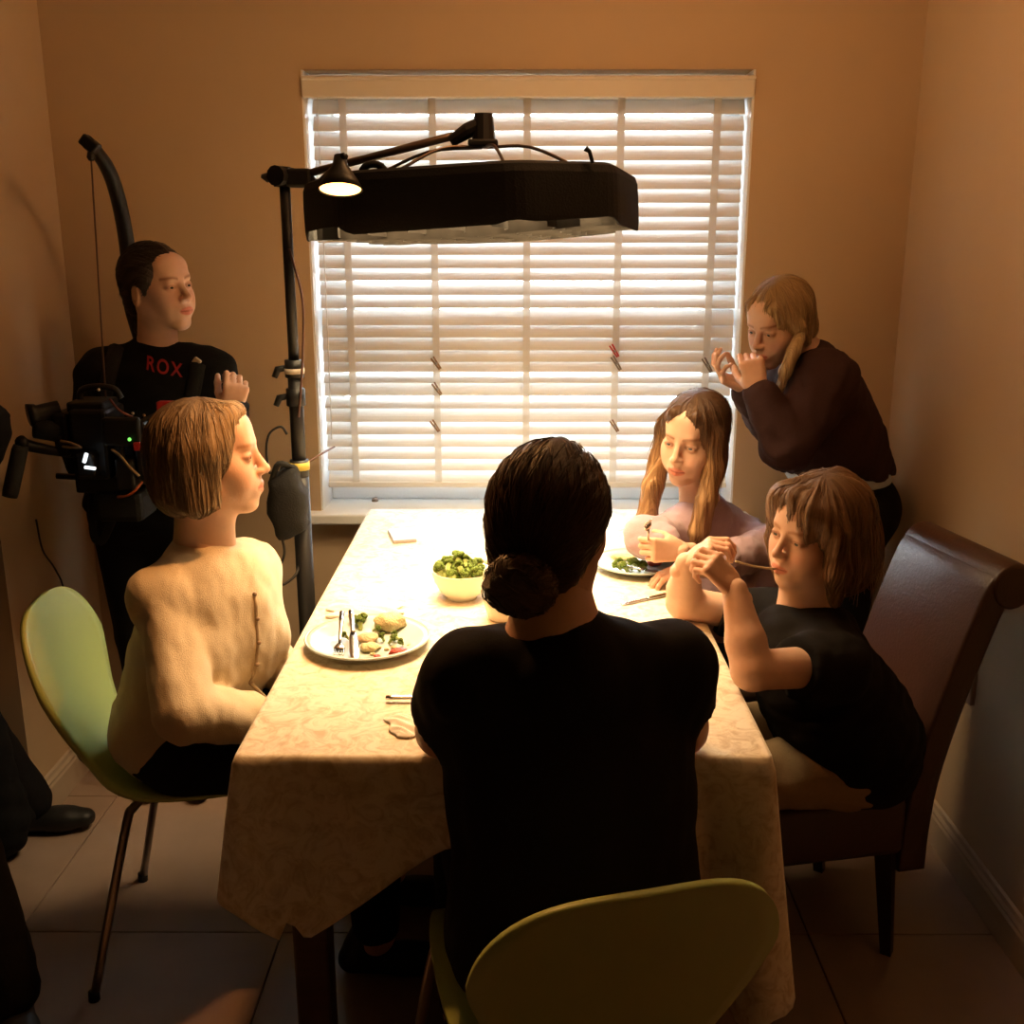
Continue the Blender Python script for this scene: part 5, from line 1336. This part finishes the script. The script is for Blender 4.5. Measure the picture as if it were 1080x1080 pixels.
# ---------------------------------------------------------------- film camera hanging from the support
def film_camera():
    c0 = P(100, 470, 2.46); r = empty('film_camera', c0, 'black film camera rig hanging from the support line at far left', 'camera')
    mb = m_black; Y0 = 2.46
    def q(px, py, Y=Y0): return P(px, py, Y)
    def bx(name, a, b, dy, m=mb, bev=.006, par=r, y=Y0):
        A, B = q(*a, y), q(*b, y); return box(name, (min(A.x, B.x), y - dy, min(A.z, B.z)), (max(A.x, B.x), y + dy, max(A.z, B.z)), m, par, bev)
    bx('camera_body', (82, 428), (128, 500), .065, bev=.01)
    bx('top_plate', (78, 421), (118, 432), .05)
    bx('battery', (62, 432), (84, 478), .05, bev=.01)
    bx('matte_box', (150, 440), (168, 500), .07)
    bm = bmesh.new(); a, b = q(126, 466), q(152, 468); add_tube(bm, [a, a.lerp(b, .4), a.lerp(b, .42), b], [.040, .040, .046, .046], 20); ln = bm_obj('lens', bm, mb, r, True)
    for t in (.25, .7):
        c = a.lerp(b, t); bm = bmesh.new(); d = (b - a).normalized(); add_tube(bm, [c - d * .007, c + d * .007], .049, 24); bm_obj('focus_ring', bm, mat('ring_rubber', (.03, .028, .026), .7), ln)
    bm = bmesh.new(); e0, e1 = q(30, 438, 2.40), q(62, 432, 2.44); add_tube(bm, [e0, e0.lerp(e1, .25), e0.lerp(e1, .3), e1], [.027, .024, .020, .022], 14); vf = bm_obj('viewfinder', bm, mb, r, True)
    bm = bmesh.new(); e0, e1 = q(36, 452, 2.40), q(70, 455, 2.44); add_tube(bm, [e0, e1], [.022, .03], 12); bm_obj('eye_cup', bm, m_blackm, vf, True)
    hp = [q(84, 424), q(86, 412), q(100, 408), q(120, 410), q(128, 420)]
    th = tube('top_handle', hp, .008, mb, r, 8, 4)
    g0, g1 = q(22, 470, 2.38), q(10, 524, 2.36); gr = tube('hand_grip', [g0, g0.lerp(g1, .1), g0.lerp(g1, .9), g1], [.016, .0185, .0185, .017], mat('grip_rubber', (.02, .02, .02), .75), r, 14)
    tube('grip_arm', [g0 + Vector((0, 0, .012)), q(30, 470, 2.40), q(60, 476, 2.42), q(92, 480, 2.44)], [.014, .014, .011, .011], mb, r, 10, 3)
    for dy in (-.03, .03): tube('support_rod', [q(60, 502, 2.46 + dy), q(168, 508, 2.46 + dy)], .0075, mat('rod_metal', (.10, .08, .06), .3, .8), r, 8)
    bx('base_plate', (86, 498), (140, 516), .045); bx('follow_focus', (128, 480), (150, 512), .05, y=2.43)
    bx('monitor', (108, 440), (150, 470), .010, y=2.375); bx('monitor_arm', (126, 466), (132, 492), .010, y=2.39)
    m_on = mat('lit_readout', (.8, .9, .9), .4, emit=(.85, .95, 1.0), es=1.4)
    a = q(90, 483, 2.35); box('lit_readout', a - Vector((.004, .004, .012)), a + Vector((.004, .004, .012)), m_on, r, .002, Matrix.Translation(a) @ Matrix.Rotation(R(20), 4, 'Y') @ Matrix.Translation(-a))
    a = q(95, 493.5, 2.35); box('lit_readout', a - Vector((.013, .004, .0035)), a + Vector((.013, .004, .0035)), m_on, r, .002, Matrix.Translation(a) @ Matrix.Rotation(R(8), 4, 'Y') @ Matrix.Translation(-a))
    bx('readout_box', (82, 477), (104, 501), .02, y=2.385)
    bm = bmesh.new(); bmesh.ops.create_uvsphere(bm, u_segments=8, v_segments=6, radius=.0042, matrix=Matrix.Translation(q(136.5, 463.5, 2.36))); bm_obj('green_light', bm, mat('green_led', (.1, .9, .2), .4, emit=(.25, 1, .15), es=1.2), r, True)
    mred = mat('red_anodised', (.40, .02, .02), .4)
    bx('red_knob', (141, 466), (150, 475), .010, mred, .004, y=2.37); bx('red_bracket', (166, 423), (184, 434), .012, mred, .003, y=2.40); bx('red_knob', (163, 440), (169, 445), .008, mred, .002, y=2.39)
    mtan = mat('tan_cable', (.30, .2, .1), .5)
    tube('cable', [q(64, 465, 2.39), q(74, 467, 2.38), q(84, 471, 2.38)], .003, mtan, r, 6, 4); tube('cable', [q(66, 471, 2.39), q(76, 472, 2.38), q(86, 472, 2.38)], .003, mtan, r, 6, 4)
    tube('cable', [q(118, 474, 2.37), q(128, 482, 2.36), q(136, 492, 2.36), q(147, 502, 2.37)], .0032, mtan, r, 6, 4)
    tube('cable', [q(116, 421, 2.39), q(126, 433, 2.37), q(140, 440, 2.38)], .003, mat('red_brown_cable', (.2, .05, .03), .5), r, 6, 4)
    tube('cable', [q(124, 524, 2.40), q(134, 523, 2.38), q(143, 517, 2.38), q(150, 508, 2.40)], .003, mat('orange_cable', (.45, .09, .02), .5), r, 6, 4)
    bx('shoulder_pad', (106, 514), (160, 545), .06, m_blackm, .015)
    tube('shoulder_strap', [q(98, 498), q(97, 530), q(99, 565), q(108, 570), q(120, 545)], .010, m_blackm, r, 8, 4, flat=((0, 1, 0), .4))
    for px, py in ((104, 411), (112, 445), (140, 436), (152, 438)):
        s = q(px, py, 2.385); bm = bmesh.new(); bmesh.ops.create_uvsphere(bm, u_segments=8, v_segments=6, radius=.0035, matrix=Matrix.Translation(s)); bm_obj('screw_knob', bm, mat('brass_screw', (.5, .4, .25), .3, .8), r, True)
film_camera()

# ---------------------------------------------------------------- woman bending over by the right of the window
def crew_right():
    root = person_root((.90, 2.80, 0), 'blonde woman in a dark jumper bending forward right of the window')
    M = head_matrix(P(822, 339, 2.68), (-.76, -.55, -.36), R(-4), .89)
    sN, sF = P(872, 402, 2.60), P(842, 392, 2.86)
    nb = P(853, 376, 2.72); chest = (sN + sF) / 2 + Vector((.025, .01, -.09)); pel = Vector((.90, 2.81, .84))
    eN, wN = P(832, 468, 2.50), P(799, 412, 2.52); eF, wF = P(812, 440, 2.80), P(786, 410, 2.67)
    hd = Sdf(M); head_prims(hd, nose=.95, jaw=.95); hb = M @ Vector((0, -.02, -.06)); hd.M = None; hd.rc(hb, nb, .047, .05, .025)
    body = Sdf(); torso_prims(body, pel, chest, nb, sN, sF, cw=.13, cd=.085); limb(body, [sN, eN, wN], [.042, .035, .024]); limb(body, [sF, eF, wF], [.042, .035, .024]); body.rc(hb, nb, .045, .05, .02)
    hL, hR = pel + Vector((0, -.08, -.03)), pel + Vector((0, .08, -.03)); kL, kR = Vector((.90, 2.72, .46)), Vector((.90, 2.87, .46)); aL, aR = Vector((.94, 2.72, .09)), Vector((.94, 2.88, .09))
    legs_prims(body, hL, hR, kL, kR, aL, aR, None, .07)
    h1 = Sdf(); hand_prims(h1, wN, (-.22, .10, .9), (.1, .9, .1), thumb=1, curl=(58, 66, 68, 70), tcurl=45, sc=.84)
    h2 = Sdf(); hand_prims(h2, wF, (-.72, -.1, .35), (.45, -.25, .8), thumb=1, curl=(28, 32, 36, 42), tcurl=20, sc=.84)
    body_object(root, body, .010, M, hd, .0028, [h1, h2], dict(brow=(.5, .36, .26), lip=(.95, .5, .48), blush=.4), .0028)
    eyes(M, root, (.15, .18, .2), (R(5), R(-8)))
    S = Sdf(); lat, fw, up = torso_prims(S, pel + Vector((0, 0, .02)), chest, nb, sN, sF, hw=.16, hd=.125, ww=.155, wd=.13, cw=.16, cd=.120, sr_=.060, e=.006)
    S.rc(nb - up * .05, nb - up * .02, .066, .054, .02)
    limb(S, [sN, eN, eN.lerp(wN, .88)], [.068, .064, .042], .04); limb(S, [sF, eF, eF.lerp(wF, .9)], [.064, .060, .042], .04)
    f1 = fold_disp(.009, 61, 26); S.disp = f1; S.cut(pel + Vector((0, 0, .085)), (0, 0, -1), .012)
    cloth_object('jumper', root, S, .0085, mat('dark_plum_jumper', (.050, .024, .022), .9, var=.15, scale=200, bump=.2, spec=.12))
    S = Sdf(); torso_prims(S, pel + Vector((0, 0, .02)), chest, nb, sN, sF, hw=.158, hd=.122, ww=.152, wd=.126, cw=.13, cd=.10, sr_=.04, e=.004); S.cut(pel + Vector((0, 0, .055)), (0, 0, -1), .008); S.cut(pel + Vector((0, 0, .14)), (0, 0, 1), .008)
    cloth_object('shirt_hem', root, S, .008, mat('pale_blue_shirt', (.55, .62, .70), .85))
    S = Sdf(); S.el(pel + Vector((.01, 0, -.03)), (.150, .160, .13), k=.05); legs_prims(S, hL, hR, kL, kR, up_(aL, .02), up_(aR, .02), None, .092, .006); cloth_object('trousers', root, S, .012, m_blackcloth)
    for a in (aL, aR): shoe(root, a, (-1, 0, 0), m_shoe)
    S = Sdf(M)
    S.el((0, -.016, .034), (.084, .104, .091), k=.02); S.el((0, -.062, -.035), (.070, .050, .065), k=.03)
    for s in (-1, 1): S.rc((s * .04, .065, .07), (s * .074, .010, .0), .015, .016, .02); S.rc((s * .074, .010, .0), (s * .07, -.02, -.06), .016, .014, .02)
    S.el((0, .124, -.040), (.078, .080, .112), k=.014, op='s')
    S.ch([(0, -.085, -.05), (.03, -.10, -.10), (.04, -.09, -.16)], [.03, .028, .014], k=.02)
    hm = hair_mat('blonde_hair', (.34, .21, .10), (.72, .55, .30), 22, 6)
    def tone(L):
        k = np.clip((.09 - L[:, 2]) / .10, 0, 1)[:, None]; return (1 - k) * np.array([.75, .70, .66]) + k * np.array([1.1, 1.08, 1.0])
    hair_object(root, S, .0042, hm, M, tone=tone, groove=.0022, gf=20, seed=3, nstr=800)
    Ms = Matrix.Translation(P(826, 378, 2.60))
    S = Sdf(); S.ch([P(846, 345, 2.63), P(838, 368, 2.60), P(828, 392, 2.575), P(821, 414, 2.56)], [.012, .015, .014, .004], k=.01)
    hair_object(root, S, .0035, hm, Ms, groove=.003, gf=8, name='hair_lock', nstr=120)
crew_right()

# ---------------------------------------------------------------- crew member mostly out of frame at the left edge
def crew_edge():
    root = person_root((-1.55, 2.2, 0), 'person in black mostly out of frame at the left edge')
    M = head_matrix((-1.52, 2.14, 1.42), (.9, .2, -.2), 0, 1.)
    sl, sr = Vector((-1.50, 2.34, 1.20)), Vector((-1.46, 2.00, 1.20)); nb = Vector((-1.50, 2.16, 1.28)); chest = Vector((-1.50, 2.17, 1.08)); pel = Vector((-1.60, 2.18, .72))
    eL, wL = Vector((-1.175, 2.25, 1.13)), Vector((-1.30, 2.32, .92)); eR, wR = Vector((-1.42, 1.92, .95)), Vector((-1.28, 1.95, .78))
    hd = Sdf(M); head_prims(hd); hb = M @ Vector((0, -.02, -.06)); hd.M = None; hd.rc(hb, nb, .05, .055, .025)
    body = Sdf(); torso_prims(body, pel, chest, nb, sl, sr); limb(body, [sl, eL, wL], [.05, .04, .027]); limb(body, [sr, eR, wR], [.05, .04, .027])
    hL, hR = pel + Vector((.03, .09, -.03)), pel + Vector((.03, -.09, -.03)); kL, kR = Vector((-1.42, 2.38, .50)), Vector((-1.10, 1.80, .50)); aL, aR = Vector((-1.29, 2.48, .09)), Vector((-1.0, 1.76, .09))
    legs_prims(body, hL, hR, kL, kR, aL, aR, None, .07)
    h1 = Sdf(); hand_prims(h1, wL, (.1, .1, -1), (0, 0, -1) if False else (-1, 0, 0), thumb=1); h2 = Sdf(); hand_prims(h2, wR, (.6, .1, -.6), (0, 0, -1), thumb=1)
    body_object(root, body, .012, M, hd, .005, [h1, h2], None, .005)
    S = Sdf(); lat, fw, up = torso_prims(S, pel, chest, nb, sl, sr, hw=.17, hd=.14, ww=.16, wd=.13, cw=.17, cd=.13, sr_=.065, e=.006); limb(S, [sl, eL, wL], [.07, .06, .042], .04); limb(S, [sr, eR, wR], [.07, .06, .042], .04); S.disp = fold_disp(.008, 71, 24)
    S.rc(pel + Vector((.12, .10, -.05)), Vector((-1.40, 2.34, .30)), .13, .12, .05); S.rc(Vector((-1.40, 2.34, .30)), Vector((-1.34, 2.36, .10)), .12, .10, .05); S.cut((0, 0, .012), (0, 0, -1))
    cloth_object('coat', root, S, .011, m_crew)
    S = Sdf(); S.el(pel - Vector((0, 0, .03)), (.15, .165, .10), k=.05); legs_prims(S, hL, hR, kL, kR, up_(aL, .0), up_(aR, .0), None, .088, .010); S.disp = fold_disp(.005, 73, 24); cloth_object('trousers', root, S, .010, m_blackcloth)
    shoe(root, aL + Vector((.02, 0, 0)), (1, .1, 0), m_shoe, .15); shoe(root, aR, (.5, -.9, 0), m_shoe)
    S = Sdf(M); S.el((0, -.02, .034), (.083, .103, .09), k=.02); S.el((0, .115, -.03), (.085, .085, .11), k=.012, op='s')
    hair_object(root, S, .006, hair_mat('edge_hair', (.01, .008, .007), (.05, .03, .02)), M)
    s_ = empty('bar_stool', (-1.64, 2.18, 0), 'black stool under the person at the left edge', 'stool')
    bm = bmesh.new(); add_lathe(bm, [(0, .58), (.16, .58), (.17, .59), (.165, .615), (0, .62)], 24); bm_obj('seat', bm, m_black, s_, True).matrix_parent_inverse = Matrix()
    for a in range(4):
        qa = R(45 + 90 * a); tube('leg', [(.10 * math.cos(qa), .10 * math.sin(qa), .585), (.18 * math.cos(qa), .18 * math.sin(qa), 0)], .012, m_black, s_, 8).matrix_parent_inverse = Matrix()
crew_edge()
a = PZ(40, 550, .9)
w = [P(38, 548, 2.62), P(45, 580, 2.66), P(58, 600, 2.7), P(68, 626, 2.72), P(74, 700, 2.74), P(78, 790, 2.72), Vector((-1.16, 2.72, .006))]
tag(tube('cable', w, .0025, m_cable, None, 6, 5), 'thin black cable hanging down in front of the left corner wall', 'cable')
# ------------------------------------------------------------------ unseen pendant added above the frame to brighten the walls
pl = empty('added_fill_lamp', (0.20, 2.02, CEIL), 'added unseen fill lamp, a round glass pendant above the frame', 'lamp')
bm = bmesh.new(); bmesh.ops.create_uvsphere(bm, u_segments=32, v_segments=20, radius=.11, matrix=Matrix.Translation((0.20, 2.02, 2.22)))
bm_obj('globe', bm, mat('glowing_globe', (1, .85, .65), .4, emit=(1.0, .50, .20), es=FILL_LAMP_POWER), pl, True)
tube('cord', [(0.20, 2.02, 2.32), (0.20, 2.02, CEIL)], .004, m_black, pl, 8)
bm = bmesh.new(); add_lathe(bm, [(0, CEIL), (.05, CEIL), (.045, CEIL - .02), (.01, CEIL - .03), (0, CEIL - .03)], 24, Matrix.Translation((0.20, 2.02, 0))); bm_obj('ceiling_rose', bm, m_white, pl, True)
